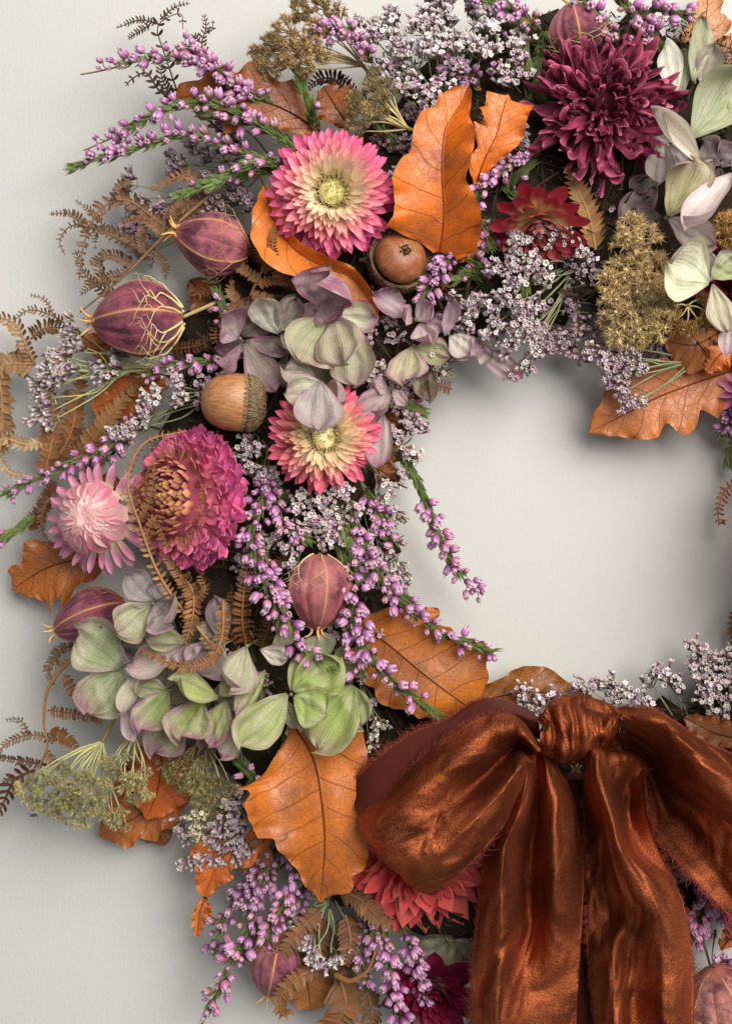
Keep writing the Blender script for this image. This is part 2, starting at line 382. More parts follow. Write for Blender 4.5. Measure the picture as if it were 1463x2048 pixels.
def velvet_material():
    m = NT('rust_velvet'); x, y, uv = m.uv(); tc = m.node('ShaderNodeTexCoord'); v = tc.outputs['Object']
    mb = m.node('ShaderNodeMapping'); mb.inputs['Scale'].default_value = (3.4, 4.2, 1.0); m.link(uv, mb.inputs[0])
    add = m.node('ShaderNodeVectorMath', operation='ADD'); m.link(mb.outputs[0], add.inputs[0]); oi = m.node('ShaderNodeObjectInfo'); m.link(m.comb(m.math('MULTIPLY', oi.outputs['Random'], 30.0), 0.0), add.inputs[1])
    big = m.noise(1.0, add.outputs[0], 2, 0.45, 0.5); mid = m.noise(120.0, v, 3, 0.6, 0.4)
    mp = m.node('ShaderNodeMapping'); mp.inputs['Scale'].default_value = (150.0, 700.0, 1.0); m.link(uv, mp.inputs[0])
    pile = m.noise(1.0, mp.outputs[0], 2, 0.7); fine = m.noise(1500.0, v, 3, 0.75)
    h = m.math('ADD', m.math('MULTIPLY', big, 13.0), m.math('ADD', m.math('MULTIPLY', mid, 0.35), m.math('ADD', m.math('MULTIPLY', fine, 0.5), m.math('MULTIPLY', pile, 0.06))))
    n1 = m.bump(h, 0.85, 0.0011)
    k = m.rng(fine, 0.3, 0.7, 0.35, 1.6, False); kk = m.math('MULTIPLY', k, m.rng(pile, 0.3, 0.7, 0.85, 1.15, False))
    patch = m.rng(m.noise(1.0, add.outputs[0], 3, 0.5, 0.6), 0.30, 0.72, 0.52, 1.12); kk = m.math('MULTIPLY', kk, patch)
    base = m.mix(1.0, c8(48, 18, 12), m.comb(kk, kk, kk), 'MULTIPLY')
    g = m.node('ShaderNodeBsdfAnisotropic'); gc = m.mix(1.0, c8(196, 108, 66), m.comb(kk, kk, kk), 'MULTIPLY')
    m.link(gc, g.inputs['Color']); g.inputs['Roughness'].default_value = 0.48; m.link(n1, g.inputs['Normal'])
    m.b.inputs['Sheen Weight'].default_value = 0.12; m.b.inputs['Sheen Roughness'].default_value = 0.35; m.b.inputs['Sheen Tint'].default_value = c8(235, 140, 90)
    m.done(base, 0.8, 0.1, n1)
    mx = m.node('ShaderNodeMixShader'); mx.inputs[0].default_value = 0.64
    m.link(m.b.outputs[0], mx.inputs[1]); m.link(g.outputs[0], mx.inputs[2]); m.link(mx.outputs[0], m.out.inputs[0])
    return m.m
MAT['velvet'] = velvet_material()
def weave_material():
    m = NT('ribbon_reverse_weave'); x, y, uv = m.uv()
    w = m.math('SINE', m.math('MULTIPLY', x, 330.0)); w2 = m.math('SINE', m.math('MULTIPLY', y, 700.0))
    ww = m.math('MULTIPLY', w, w2)
    k = m.rng(m.math('ADD', w, m.math('MULTIPLY', w2, 0.5)), -1.4, 1.4, 0.55, 1.2, False)
    col = m.mix(1.0, c8(84, 30, 20), m.comb(k, k, k), 'MULTIPLY')
    return m.done(col, 0.65, 0.25, m.bump(w, 0.5, 0.0002))
MAT['weave'] = weave_material()
MAT['fray'] = simple('frayed_thread', c8(134, 58, 44), 0.6, 0.3, 0.3, 400, 0.1, 0.1)
# ------------------------------------------------------------------ the wall and the hidden core of the wreath
def build_wall():
    a = 6500.0
    me = mk('wall', [(-a, -a, 0), (a, -a, 0), (a, a, 0), (-a, a, 0)], [(0, 1, 2, 3)], MAT['wallpaint'])
    o = bpy.data.objects.new('wall', me); COL.objects.link(o); o.matrix_basis = Wm; o['kind'] = 'structure'
    o['label'] = 'plain off-white painted wall behind the wreath'; 
RC = P(1160, 1045, 0)      # centre of the ring
def build_base():
    e = thing('wreath_base', 'dark twig and moss ring that carries the whole wreath', 'wreath base', RC)
    n, s = 120, 18; th = np.linspace(0, 2*math.pi, n, endpoint=False); ph = np.linspace(0, 2*math.pi, s, endpoint=False)
    TH, PH = np.meshgrid(th, ph, indexing='ij')
    R = 630+25*np.sin(3*TH+1); r = 1+0.10*np.sin(17*TH+3*PH)+0.08*np.sin(31*TH-2*PH)
    g = (1+0.25*np.sin(19*TH)+0.2*np.sin(43*TH+1))*np.exp(-((TH-1.47)/0.50)**4)*np.clip(np.cos(PH), 0, 1)*150
    x = (R+(215*r*np.cos(PH)+g))*np.cos(TH); y = (R+(215*r*np.cos(PH)+g))*np.sin(TH); z = 58+50*r*np.sin(PH)
    V = np.stack([x, y, z], -1).reshape(-1, 3); F = gridF(n, s, True)
    F += [((n-1)*s+j, (n-1)*s+(j+1) % s, (j+1) % s, j) for j in range(s)]
    part('moss_ring', mk('moss_ring', V, F, simple('dark_moss', c8(44, 36, 28), 0.9, 0.1, 0.5, 150, 0.8)), e)
    # tangled twigs and needles over it
    b = Buf(); r_ = np.random.RandomState(5)
    for i in range(2600):
        t = r_.uniform(0, 6.283)
        if abs(((t+0.0) % 6.283)) < 0.75 or t > 5.6:
            if r_.rand() < 0.6: continue
        R0 = r_.uniform(405, 850); z0 = 108-abs(R0-630)*0.10+r_.uniform(-15, 25)
        p = A(R0*math.cos(t), R0*math.sin(t), z0); d = nz(A(r_.normal(), r_.normal(), r_.normal()*0.35)); L = r_.uniform(25, 80)
        q = p+d*L+A(0, 0, r_.uniform(0, 12)); side = nz(np.cross(d, A(0, 0, 1)))*r_.uniform(1.5, 4.0)
        b.add([p-side, p+side, q+side*0.3, q-side*0.3], [(0, 1, 2, 3)])
    part('twig_tangle', b.mesh('twig_tangle', simple('dark_twigs', c8(62, 46, 36), 0.8, 0.1, 0.5, 200)), e, kind='stuff')
    b = Buf()
    for i in range(15000):
        t = r_.uniform(0, 6.283)
        R0 = r_.uniform(400, 850); z0 = 98-abs(R0-630)*0.10+r_.uniform(-10, 30)
        if i > 9500:
            t = r_.uniform(0.98, 1.98); R0 = r_.uniform(780, 985); z0 = r_.uniform(60, 95)
        p = A(R0*math.cos(t), R0*math.sin(t), z0); d = nz(A(r_.normal(), r_.normal(), 0.6+abs(r_.normal())*0.5)); L = r_.uniform(10, 26)
        side = nz(np.cross(d, A(r_.normal(), r_.normal(), 0.2)))*r_.uniform(1.5, 3.2); q = p+d*L
        b.add([p, p+d*L*0.5+side, q, p+d*L*0.5-side], [(0, 1, 2, 3)])
    part('needle_filling', b.mesh('needle_filling', simple('dark_needles', c8(72, 74, 46), 0.7, 0.2, 0.6, 120)), e, kind='stuff')

# ------------------------------------------------------------------ heather
def bell_mesh(seed):
    r = random.Random(seed); op = r.uniform(0.25, 0.5)
    prof = [(0.14, 0.0), (0.36, 0.08), (0.47, 0.32), (0.46, 0.60), (0.34+op*0.18, 0.86), (op*0.62, 1.02), (op*0.33, 0.90), (0.05, 0.5)]
    def mod(th, i):
        if i < 2: return 1.0
        k = (0, 0, 0.05, 0.10, 0.22, 0.34, 0.2, 0)[i]
        return 1-k*(0.5+0.5*np.cos(4*th+math.pi*0))+0.03*np.sin(2*th+seed)
    b = Buf(); V, F, U = lathe(prof, 16, mod)
    # the four lobes rise and fall at the mouth
    th = np.arctan2(V[:, 1], V[:, 0]); V[:, 2] += np.where(V[:, 2] > 0.7, 0.10*(-np.cos(4*th)), 0)
    U[:, 1] = np.clip(V[:, 2]/1.0, 0, 1); U[:, 0] = (th/6.28318+1) % 1
    b.add(V, F, U, 0)
    for k in range(4):      # calyx bracts
        V, F, U = sheet(0.52, 0.26, 'lance', 0.5, -0.15, nt=4, nu=3)
        b.add(xf(V, Matrix.Rotation(k*math.pi/2+0.4, 4, 'Z') @ Matrix.Rotation(-1.05, 4, 'Y')), F, U, 1)
    V, F, U = tube([(0, 0, 0.5), (0.03, 0.02, 1.35)], [0.03, 0.03], 4); b.add(V, F, U, 1)
    return b.mesh('bell', [MAT['bell'], MAT['calyx']])
MAT['calyx'] = simple('heather_calyx', c8(106, 84, 62), 0.6, 0.2, 0.3)
BELLS = [bell_mesh(s) for s in range(5)]
LIL = [c8(192, 118, 176), c8(174, 94, 158), c8(206, 140, 190), c8(192, 108, 146), c8(150, 74, 130), c8(208, 140, 168)]
def heather(label, pts, n=26, t0=0.15, t1=0.98, size=17.0, green=0.5, side=None, cols=LIL, spread=1.0, stemc=None, dark=1.0, green_to=1.0, group='heather sprigs'):
    C = catmull([P(*p) for p in pts], 70); base = C[0].copy(); C = C-base
    L = np.linalg.norm(np.diff(C, axis=0), axis=1).sum()
    e = thing('heather_sprig', label, 'heather', base, group)
    T, N, B = frames(C)
    wig = np.stack([sn(np.linspace(0, 9, 70), 0, 3+n), sn(np.linspace(0, 9, 70), 1, 9+n), 0*C[:, 0]], 1)*2.5*np.linspace(0, 1, 70)[:, None]
    C = C+wig
    V, F, U = tube(C, np.linspace(3.4, 1.4, 70), 6)
    part('stem', mk('stem', V, F, MAT['stem'], U), e, color=stemc or c8(140, 92, 66))
    sk = Buf(); r = random.Random(n*13+int(pts[0][0]))
    for i in range(n):
        t = t0+(t1-t0)*((i+r.random()*0.8)/n); k = t*69; j = int(k)
        a = i*2.4+r.uniform(-0.4, 0.4)
        rad = N[j]*math.cos(a)+B[j]*math.sin(a)
        if rad[2] < -0.15: rad[2] = -rad[2]*0.7
        if side is not None: rad = nz(rad+A(side[0], side[1], 0.2)*0.9)
        d = nz(rad*0.9+T[j]*r.uniform(0.15, 0.8)+A(0, 0, 0.15))
        ln = size*r.uniform(0.35, 1.0)*spread
        p = C[j]+d*ln
        V, F, U = tube([C[j], C[j]+d*ln*0.5+T[j]*2, p], [1.0, 0.8, 0.8], 4); sk.add(V, F, U)
        dd = nz(d+A(r.uniform(-.5, .5), r.uniform(-.7, .2), r.uniform(-.2, .5)))
        sz = size*r.uniform(0.5, 1.1)*(1 if t < 0.85 else 0.85)
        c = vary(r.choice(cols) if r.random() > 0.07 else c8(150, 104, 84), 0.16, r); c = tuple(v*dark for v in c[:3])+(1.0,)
        m = frame_z(dd, p-dd*0.1, r.uniform(0, 6), sz) @ Matrix.Diagonal((r.uniform(.9, 1.1), r.uniform(.9, 1.1), r.uniform(0.9, 1.15), 1))
        part('bell', r.choice(BELLS), e, m, c)
    if n: part('flower_stalks', sk.mesh('flower_stalks', MAT['stem']), e, color=c8(96, 92, 56), kind='stuff')
    if green > 0:
        b = Buf(); q = np.random.RandomState(n+int(pts[0][1])+3); cnt = int(L*green*1.1*green_to)
        for i in range(cnt):
            t = q.uniform(0, green_to); j = min(69, int(t*69)); a = q.uniform(0, 6.283)
            rad = N[j]*math.cos(a)+B[j]*math.sin(a)
            if rad[2] < -0.3: rad[2] *= -1
            d = nz(rad*q.uniform(0.4, 0.9)+T[j]); ln = q.uniform(9, 21)
            s_ = nz(np.cross(d, A(q.normal()*.3, q.normal()*.3, 1)))*q.uniform(1.6, 2.8); p = C[j]+rad*1.5
            tip = p+d*ln+T[j]*ln*0.35
            b.add([p-s_*0.4, p+s_*0.4, p+d*ln*0.55+s_, p+d*ln*0.55-s_, tip, p+d*ln*0.5+np.cross(s_, d)*0.5], [(0, 5, 3), (0, 1, 5), (1, 2, 5), (3, 5, 4), (5, 2, 4)])
        part('needle_leaves', b.mesh('needle_leaves', MAT['needle']), e, color=vary(c8(102, 116, 60), 0.16, r), kind='stuff')
    return e

# ------------------------------------------------------------------ sea lavender
def floret_mesh(seed):
    r = random.Random(seed); op = (0.0, 0.9, 0.45, 1.15, -0.8, 0.65, -1.2)[seed]
    prof = [(0.07, -1.55), (0.15, -1.05), (0.19, -0.5), (0.25, -0.05), (0.28+0.08*op, 0.22), (0.29+0.17*op, 0.33), (0.17+0.10*op, 0.24), (0.12, 0.0), (0.02, -0.1)]
    def mod(th, i):
        k = (0, 0.08, 0.12, 0.12, 0.10, 0.13, 0.08, 0, 0)[i]; return 1+k*np.cos(5*th+seed)
    V, F, U = lathe(prof, 15, mod); th = np.arctan2(V[:, 1], V[:, 0]); V[:, 2] += np.where(V[:, 2] > 0.3, 0.09*np.cos(5*th+seed), 0)
    U[:, 0] = (th/6.28318+1) % 1
    return mk('floret', V, F, MAT['floret'], U)
FLORETS = [floret_mesh(s) for s in range(7)]
def statice(label, base, blobs, size=13.2, dens=1.0, tint=(1, 1, 1), up=0.6, group='sea lavender sprigs', stemc=None, out=0.7):
    b0 = P(*base); e = thing('sea_lavender_sprig', label, 'sea lavender', b0, group)
    st = Buf(); r = random.Random(int(base[0]*3+base[1])+len(blobs)); cen = np.mean([P(*b[:3]) for b in blobs], axis=0)
    stemc = stemc or c8(138, 140, 104)
    for bl in blobs:
        x, y, h, rad = bl[:4]; c = P(x, y, h); rad = rad*K(h)
        mid = (b0*0.45+c*0.55)+A(r.uniform(-12, 12), r.uniform(-12, 12), r.uniform(0, 10)); root = b0+(cen-b0)*r.uniform(0.0, 0.4)
        C = catmull([b0, root, mid, c-nz(c-b0)*rad*0.7, c], 14)-b0
        V, F, U = tube(C, np.linspace(2.6, 1.1, 14), 5); st.add(V, F, U)
        d0 = nz(nz(c-b0)*out+A(0, 0, up)); n = int(dens*(bl[4] if len(bl) > 4 else 1)*rad*rad*0.046)+4
        hubs = [c+A(r.uniform(-1, 1), r.uniform(-1, 1), r.uniform(-0.4, 0.5))*rad*0.62 for _ in range(max(2, n//7))]
        for hb in hubs:
            V, F, U = tube([c-b0-d0*rad*0.6, hb-b0-d0*8], [1.2, 0.8], 4); st.add(V, F, U)
        for i in range(n):
            hb = hubs[i % len(hubs)]
            v = nz(A(r.gauss(0, 1), r.gauss(0, 1), r.gauss(0, 1))); v = nz(v*0.75+d0*0.95)
            if v[2] < -0.2: v[2] = 0.2
            L = size*r.uniform(0.9, 1.9)*K(h); p = hb+v*L
            q = hb+v*L*0.1
            V, F, U = tube([hb-b0-d0*5, p-b0-v*size*0.9], [0.8, 0.6], 3); st.add(V, F, U)
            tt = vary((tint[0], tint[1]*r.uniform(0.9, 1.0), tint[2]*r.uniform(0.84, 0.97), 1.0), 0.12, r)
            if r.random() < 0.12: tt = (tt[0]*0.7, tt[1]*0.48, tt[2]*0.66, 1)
            part('floret', r.choice(FLORETS), e, frame_z(nz(v+d0*0.5+A(r.uniform(-.45, .45), r.uniform(-.45, .45), -0.15)), p-b0, r.uniform(0, 6), size*r.uniform(0.70, 1.1)*K(h)), tt)
    part('branching_stem', st.mesh('branching_stem', MAT['stem']), e, color=stemc)
    return e

# ------------------------------------------------------------------ hydrangea
def floret_of_sepals(label, base, sepals, tone, group='hydrangea florets', veins=True):
    """sepals: (bx,by,bh, tx,ty,th, width, cup, tipbend, roll, colour|None, mauve|None)"""
    b0 = P(*base); e = thing('hydrangea_floret', label, 'hydrangea', b0, group); r = random.Random(int(base[0]+base[1]*7))
    # stalk going down into the wreath
    dn = nz(A(RC[0], RC[1], 0)-A(b0[0], b0[1], 0)); ring = A(RC[0], RC[1], 60)-dn*630
    q = nz(ring-b0)*70
    V, F, U = tube(catmull([(0, 0, 0), q*0.4+A(0, 0, -25), q+A(0, 0, -40)], 8), [2.2]*8, 6); part('stalk', mk('stalk', V, F, MAT['stem'], U), e, color=c8(112, 110, 76))
    b = Buf(); V, F, U = lathe([(0.1, 0), (3.0, 1), (4.2, 4), (3.2, 7), (0.1, 8.5)], 8); b.add(V, F, U)
    part('bud_eye', b.mesh('bud_eye', MAT['stem']), e, Matrix.Translation((0, 0, 0.0)), color=c8(128, 122, 92))
    for i, sp in enumerate(sepals):
        bx, by, bh, tx, ty, th, w = sp[:7]; cup = sp[7] if len(sp) > 7 else 0.5; tb = sp[8] if len(sp) > 8 else 0.2; roll = sp[9] if len(sp) > 9 else 0.0
        col = sp[10] if len(sp) > 10 and sp[10] else tone[0]; mv = sp[11] if len(sp) > 11 and sp[11] is not None else tone[1]
        a = P(bx, by, bh); t = P(tx, ty, th); X = t-a; L = np.linalg.norm(X); X = X/L
        Y = nz(np.cross(A(0, 0, 1), X)); Z = np.cross(X, Y)
        cr, sr = math.cos(roll), math.sin(roll); Y, Z = Y*cr+Z*sr, Z*cr-Y*sr
        sd = r.randint(0, 999); V, F, U = sheet(L*1.04, w*K(bh)*1.10, 'fan', cup, tb*0.4, 0, 0.045, 29, 23, sd, 0.0, 0.13, tb, 1.0)
        uu = (U[:, 0]*2-1); tt = U[:, 1]
        V[:, 0] += L*(0.05*sn(uu*4, 0*uu, sd+2)+0.045*np.abs(uu))*tt**3          # uneven blunt tip
        V[:, 1] *= 1+0.10*sn(tt*6, np.sign(uu)*2, sd+4)
        s_e = r.choice((-1, 1)); ce = r.uniform(0, 1.0)**2*3.4; V[:, 2] += w*0.5*ce*np.maximum(0, s_e*uu-0.25)**2*np.minimum(1, tt*1.6)*0.6; V[:, 1] -= s_e*w*0.16*ce*np.maximum(0, s_e*uu-0.45)**2*tt
        V[:, 0] += L*r.uniform(-0.10, 0.10)*uu*tt+L*r.uniform(0.0, 0.09)*np.exp(-(uu/0.16)**2)*tt**6
        V[:, 2] += -tb*L*0.12+0.10*w*np.abs(uu)*tt*r.uniform(-0.4, 1.0)+L*0.12*sn(tt*3.0, uu*1.8, sd+7)*tt+0.08*w*np.cos(uu*9+sd)*tt*(1-0.5*tt)   # crease and sag
        c = vary(col, 0.06, r)
        part('sepal', mk('sepal', V, F, MAT['sepal'], U), e, mat_axes(X, Y, Z, (a-b0)*S), (c[0], c[1], c[2], mv))
    return e

# ------------------------------------------------------------------ leaves
def smoothstep(a): a = np.clip(a, 0, 1); return a*a*(3-2*a)
def lobes(t, w, n, depth, ph=0.0, sharp=1.0, base=None):
    b = base(t) if base is not None else np.clip(np.sin(math.pi*np.clip(t, 0, 1)**0.85), 0, 1)**0.6
    l = (0.5-0.5*np.cos(2*math.pi*(n*t+ph)))**sharp
    return w*b*(1-depth*l)
def leaf(label, mid, col, w=(60, 60), n=5, depth=0.25, sharp=1.2, cup=0.0, fold=0.0, roll=0.0, wave=6.0, shear=0.35, WL=None, WR=None, seed=0, petiole=None,
         curl=0.0, nt=130, nu=26, group='dried oak leaves', name='oak_leaf', cat='oak leaf'):
    C = catmull([P(*p) for p in mid], nt); b0 = C[0].copy(); C = C-b0; T = tangents(C); t = np.linspace(0, 1, nt)
    r = np.random.RandomState(seed+11)
    def width(side):
        X = WL if side < 0 else WR
        if X is not None:
            X = np.array(X, float); wv = np.interp(t, X[:, 0], X[:, 1]); k = np.array([.08, .24, .36, .24, .08]); return np.convolve(np.pad(wv, 2, 'edge'), k, 'valid')*(1-t**40)
        ww = w[0] if side < 0 else w[1]
        return lobes(t, ww, n, depth, 0.0 if side < 0 else 0.25, sharp)*(1+0.12*sn(t*14, 0*t, seed+side, 1.0))
    wl, wr = width(-1)*K(mid[0][2]), width(1)*K(mid[0][2]); u = np.linspace(-1, 1, nu+1)
    V = np.zeros((nt, nu+1, 3)); Nn = np.zeros((nt, 3))
    for i in range(nt):
        Y = nz(np.cross(A(0, 0, 1), T[i])); Z = np.cross(T[i], Y)      # Y = left of travel
        rr = roll if not callable(roll) else roll(t[i]); c_, s_ = math.cos(rr), math.sin(rr); Y, Z = Y*c_+Z*s_, Z*c_-Y*s_; Nn[i] = Z
        ww = np.where(u < 0, wr[i], wl[i]); y = u*ww
        W0 = max(w) if WL is None else 100
        z = cup*W0*(np.abs(y)/W0)**2*1.0+fold*np.abs(y)+wave*sn(t[i]*7+np.abs(u)*0, y/28.0, seed, 1.0)*np.abs(u)**0.7
        z = z+5.5*np.abs(u)**4*np.sin(t[i]*27+seed)+3.0*np.abs(u)**6*np.sin(t[i]*61+seed)+curl*W0*np.maximum(0, np.abs(y)/W0-0.55)**2*2.2*(1 if True else 0)
        sh = shear*np.abs(y)*(1-t[i]**3)
        y = y*(1+0.010*np.abs(u)**3*np.sin(t[i]*83+seed+2*np.sign(u)))
        V[i] = C[i]+Y*y[:, None]+Z*z[:, None]+T[i]*sh[:, None]
        # secondary veins: shallow valleys
    U = np.stack(np.meshgrid((u+1)/2, t), -1).reshape(-1, 2)
    e = thing(name, label, cat, b0, group)
    c = vary(col, 0.03, random.Random(seed))
    o = part('blade', mk('blade', V.reshape(-1, 3), gridF(nt, nu+1), MAT['leaf'], U), e, color=c)
    mc = V[:, nu//2, :]+Nn*0.8
    Vt, F, U = tube(mc[:int(nt*0.93)], np.linspace(1.9, 0.5, int(nt*0.93)), 5)
    part('midrib', mk('midrib', Vt, F, MAT['stem'], U), e, color=tuple(v*0.38 for v in c[:3])+(1,))
    if petiole:
        Vt, F, U = tube(catmull([P(*p)-b0 for p in petiole]+[(0, 0, 0)], 10), [3.0]*10, 6); part('leaf_stalk', mk('leaf_stalk', Vt, F, MAT['stem'], U), e, color=c8(110, 66, 40))
    return e

# ------------------------------------------------------------------ composite flowers (phyllotaxis)
def root_stem(e, b0, start=(0, 0, -4), r=3.2):
    d = A(b0[0]-RC[0], b0[1]-RC[1], 0); l = np.linalg.norm(d); t = A(RC[0], RC[1], 0)+d/l*min(max(l, 430), 790); t[2] = 62
    V, F, U = tube(catmull([A(*start), (t-b0)*0.35+A(0, 0, -25), t-b0], 12), [r]*12, 7)
    part('stem', mk('stem', V, F, MAT['stem'], U), e, color=c8(112, 96, 58))
def flower(label, name, cat, c, nrm, parts_fn, extra=None, group=None, spin=0.0):
    b0 = P(*c); e = thing(name, label, cat, b0, group); M = frame_z(A(*nrm), (0, 0, 0), spin)
    parts_fn(e, M, K(c[2])); root_stem(e, b0)
    return e
def rays(e, M, N, fn, seed=1, name='petal', phase=0.0):
    """fn(f, r) -> dict(rad, z, elev, mesh, scale=(l,w), col, dx)"""
    r = random.Random(seed)
    for i in range(N):
        f = (i+0.5)/N; d = fn(f, r, i)
        if d is None: continue
        az = phase+i*2.39996+r.uniform(-0.10, 0.10) if 'az' not in d else d['az']
        ro = (Matrix.Rotation(az, 4, 'Z') @ Matrix.Translation((d['rad']*S, 0, d['z']*S)) @ Matrix.Rotation(-d['elev'], 4, 'Y')
              @ Matrix.Rotation(d.get('twist', 0), 4, 'X') @ Matrix.Rotation(d.get('yaw', 0), 4, 'Z'))
        sl, sw = d['scale']; ro = ro @ Matrix.Diagonal((sl, sw, (sl+sw)/2, 1))
        part(d.get('name', name), d['mesh'], e, M @ ro, d['col'])
def sheets(n, mat, nm='petal', **kw):
    out = []
    for s in range(n):
        k = dict(kw); k['seed'] = s*17+3
        V, F, U = sheet(**k); out.append(mk(nm, V, F, mat, U))
    return out
def mixc(a, b, f): f = max(0, min(1, f)); return tuple(a[i]*(1-f)+b[i]*f for i in range(3))+(1.0,)
def al(c, a): return (c[0], c[1], c[2], a)

STRAW = sheets(4, MAT['straw_pink'], 'bract', L=1.0, W=0.27, prof='bract', cup=0.8, bend=0.28, tipb=-0.45, crumple=0.015, nt=9, nu=7)
STRAW_R = sheets(4, MAT['straw_red'], 'bract', L=1.0, W=0.40, prof='bract', cup=0.85, bend=0.2, tipb=0.3, crumple=0.02, nt=9, nu=7)
def disc_mesh(seed, R, H, mat):
    nt, ns = 26, 56; V = []; r = np.random.RandomState(seed)
    for i in range(nt):
        f = i/(nt-1); rr = R*math.sin(f*math.pi/2); z = H*math.cos(f*math.pi/2)
        th = np.linspace(0, 6.28318, ns, endpoint=False)
        bmp = 1+0.018*r.normal(size=ns)
        V.append(np.stack([np.cos(th)*rr*bmp, np.sin(th)*rr*bmp, z+R*0.016*r.normal(size=ns)], 1))
    return mk('flower_disc', np.vstack(V), gridF(nt, ns, True), mat)
def filaments(seed, r0, r1, n, L, lean, mat, wd=1.1):
    b = Buf(); r = np.random.RandomState(seed)
    for i in range(n):
        a = r.uniform(0, 6.283); R = r.uniform(r0, r1); p = A(math.cos(a)*R, math.sin(a)*R, 0)
        d = nz(A(math.cos(a+r.normal()*.3)*lean, math.sin(a+r.normal()*.3)*lean, 1)); l = L*r.uniform(0.6, 1.15)
        C = catmull([p, p+d*l*0.6, p+d*l+A(math.cos(a), math.sin(a), 0)*lean*l*0.35], 5)
        V, F, U = tube(C, [wd, wd, wd*0.8, wd*0.6, 0.3], 3); b.add(V, F, U)
    return b.mesh('filaments', mat)

def strawflower_open(label, c, nrm, R, seed, k_disc=0.28, sq=1.0, pal=None, extra_long=0.0, N=150, dcol=c8(206, 192, 110), group='pink strawflowers'):
    pal = pal or (c8(255, 208, 184), c8(252, 156, 166), c8(242, 116, 154), c8(228, 80, 140))
    def go(e, M, k):
        r0 = R*k_disc*k
        rr = R*k
        part('flower_disc', disc_mesh(seed, r0*0.80, r0*0.42, MAT['disc']), e, M @ Matrix.Translation((0, 0, r0*0.06*S)), dcol)
        part('filaments', filaments(seed, r0*0.66, r0*1.25, 420, r0*0.80, 0.10, MAT['seed'], 1.5), e, M @ Matrix.Translation((0, 0, r0*0.12*S)), c8(246, 222, 170), kind='stuff')
        part('inner_filaments', filaments(seed+5, r0*0.2, r0*0.95, 120, r0*0.30, 0.25, MAT['seed'], 0.9), e, M @ Matrix.Translation((0, 0, r0*0.45*S)), c8(232, 214, 140), kind='stuff')
        def fn(f, r, i):
            # f 0 inner .. 1 outer
            elev = 0.98-1.32*f**0.9+r.uniform(-0.16, 0.16)
            reach = rr*(0.56+0.44*f**0.9)*r.uniform(0.90, 1.08)
            rad = r0*1.05+(rr*0.16)*f; L = (reach-rad)/max(0.42, math.cos(elev*0.75)); L = max(L, rr*0.36)*1.04
            col = mixc(pal[0], pal[1], (f-0.10)/0.32) if f < 0.42 else (mixc(pal[1], pal[2], (f-0.42)/0.28) if f < 0.7 else mixc(pal[2], pal[3], (f-0.7)/0.3))
            return dict(rad=rad*(0.80+0.20*f), z=r0*0.34-f*rr*0.28, elev=elev, mesh=r.choice(STRAW), scale=(L, L*r.uniform(0.9, 1.15)*(0.92 if f < 0.5 else 1.05)),
                        col=al(vary(col, 0.10, r), 0.66-0.46*f+r.uniform(-.06, .06)), twist=r.uniform(-.22, .22), yaw=r.uniform(-.12, .12), name='bract')
        rays(e, M, N, fn, seed)
    return flower(label, 'strawflower', 'strawflower', c, nrm, go, group=group)

# ------------------------------------------------------------------ seed pods of love-in-a-mist
def pod_material():
    m = NT('nigella_capsule'); x, y, uv = m.uv(); ov, oi = m.objvec()
    fr = m.math('FRACT', m.math('ADD', x, 0.5)); d = m.math('ABSOLUTE', m.math('SUBTRACT', fr, 0.5))     # 0 on a ridge, .5 in a groove
    w = m.math('MULTIPLY', m.math('SUBTRACT', m.noise(160.0, ov, 2), 0.5), 0.03)
    d2 = m.math('ADD', d, w)
    ridge = m.rng(d2, 0.004, 0.040, 0.85, 0.0); halo = m.rng(d2, 0.0, 0.16, 0.75, 0.0)
    groove = m.rng(d, 0.46, 0.5, 0.0, 0.45)
    n = m.noise(120.0, ov, 4, 0.65); st = m.noise(18.0, m.comb(m.math('MULTIPLY', x, 4.0), m.math('MULTIPLY', y, 1.0)), 3, 0.7); sp = m.noise(900.0, ov, 2, 0.5)
    col = m.mix(m.rng(n, 0.38, 0.62), oi.outputs['Color'], c8(88, 38, 58))
    col = m.mix(m.rng(st, 0.45, 0.75, 0.0, 0.45), col, c8(206, 128, 132))
    col = m.mix(m.math('MULTIPLY', halo, 0.55), col, c8(200, 112, 96))
    col = m.mix(ridge, col, c8(224, 176, 116)); col = m.mix(groove, col, c8(66, 24, 44))
    col = m.mix(m.rng(sp, 0.72, 0.78, 0.0, 0.5), col, c8(220, 170, 160))
    e = m.math('MAXIMUM', m.rng(y, 0.90, 1.0, 0.0, 0.6), m.rng(y, 0.0, 0.10, 0.6, 0.0)); col = m.mix(e, col, c8(196, 110, 78))
    col = m.mix(m.rng(m.noise(45.0, ov, 3, 0.6), 0.52, 0.7, 0.0, 0.55), col, c8(214, 140, 128))
    return m.done(col, 0.45, 0.4, m.bump(m.math('ADD', n, m.math('MULTIPLY', st, 1.4)), 0.7, 0.0011), 0.0)
MAT['pod'] = pod_material()
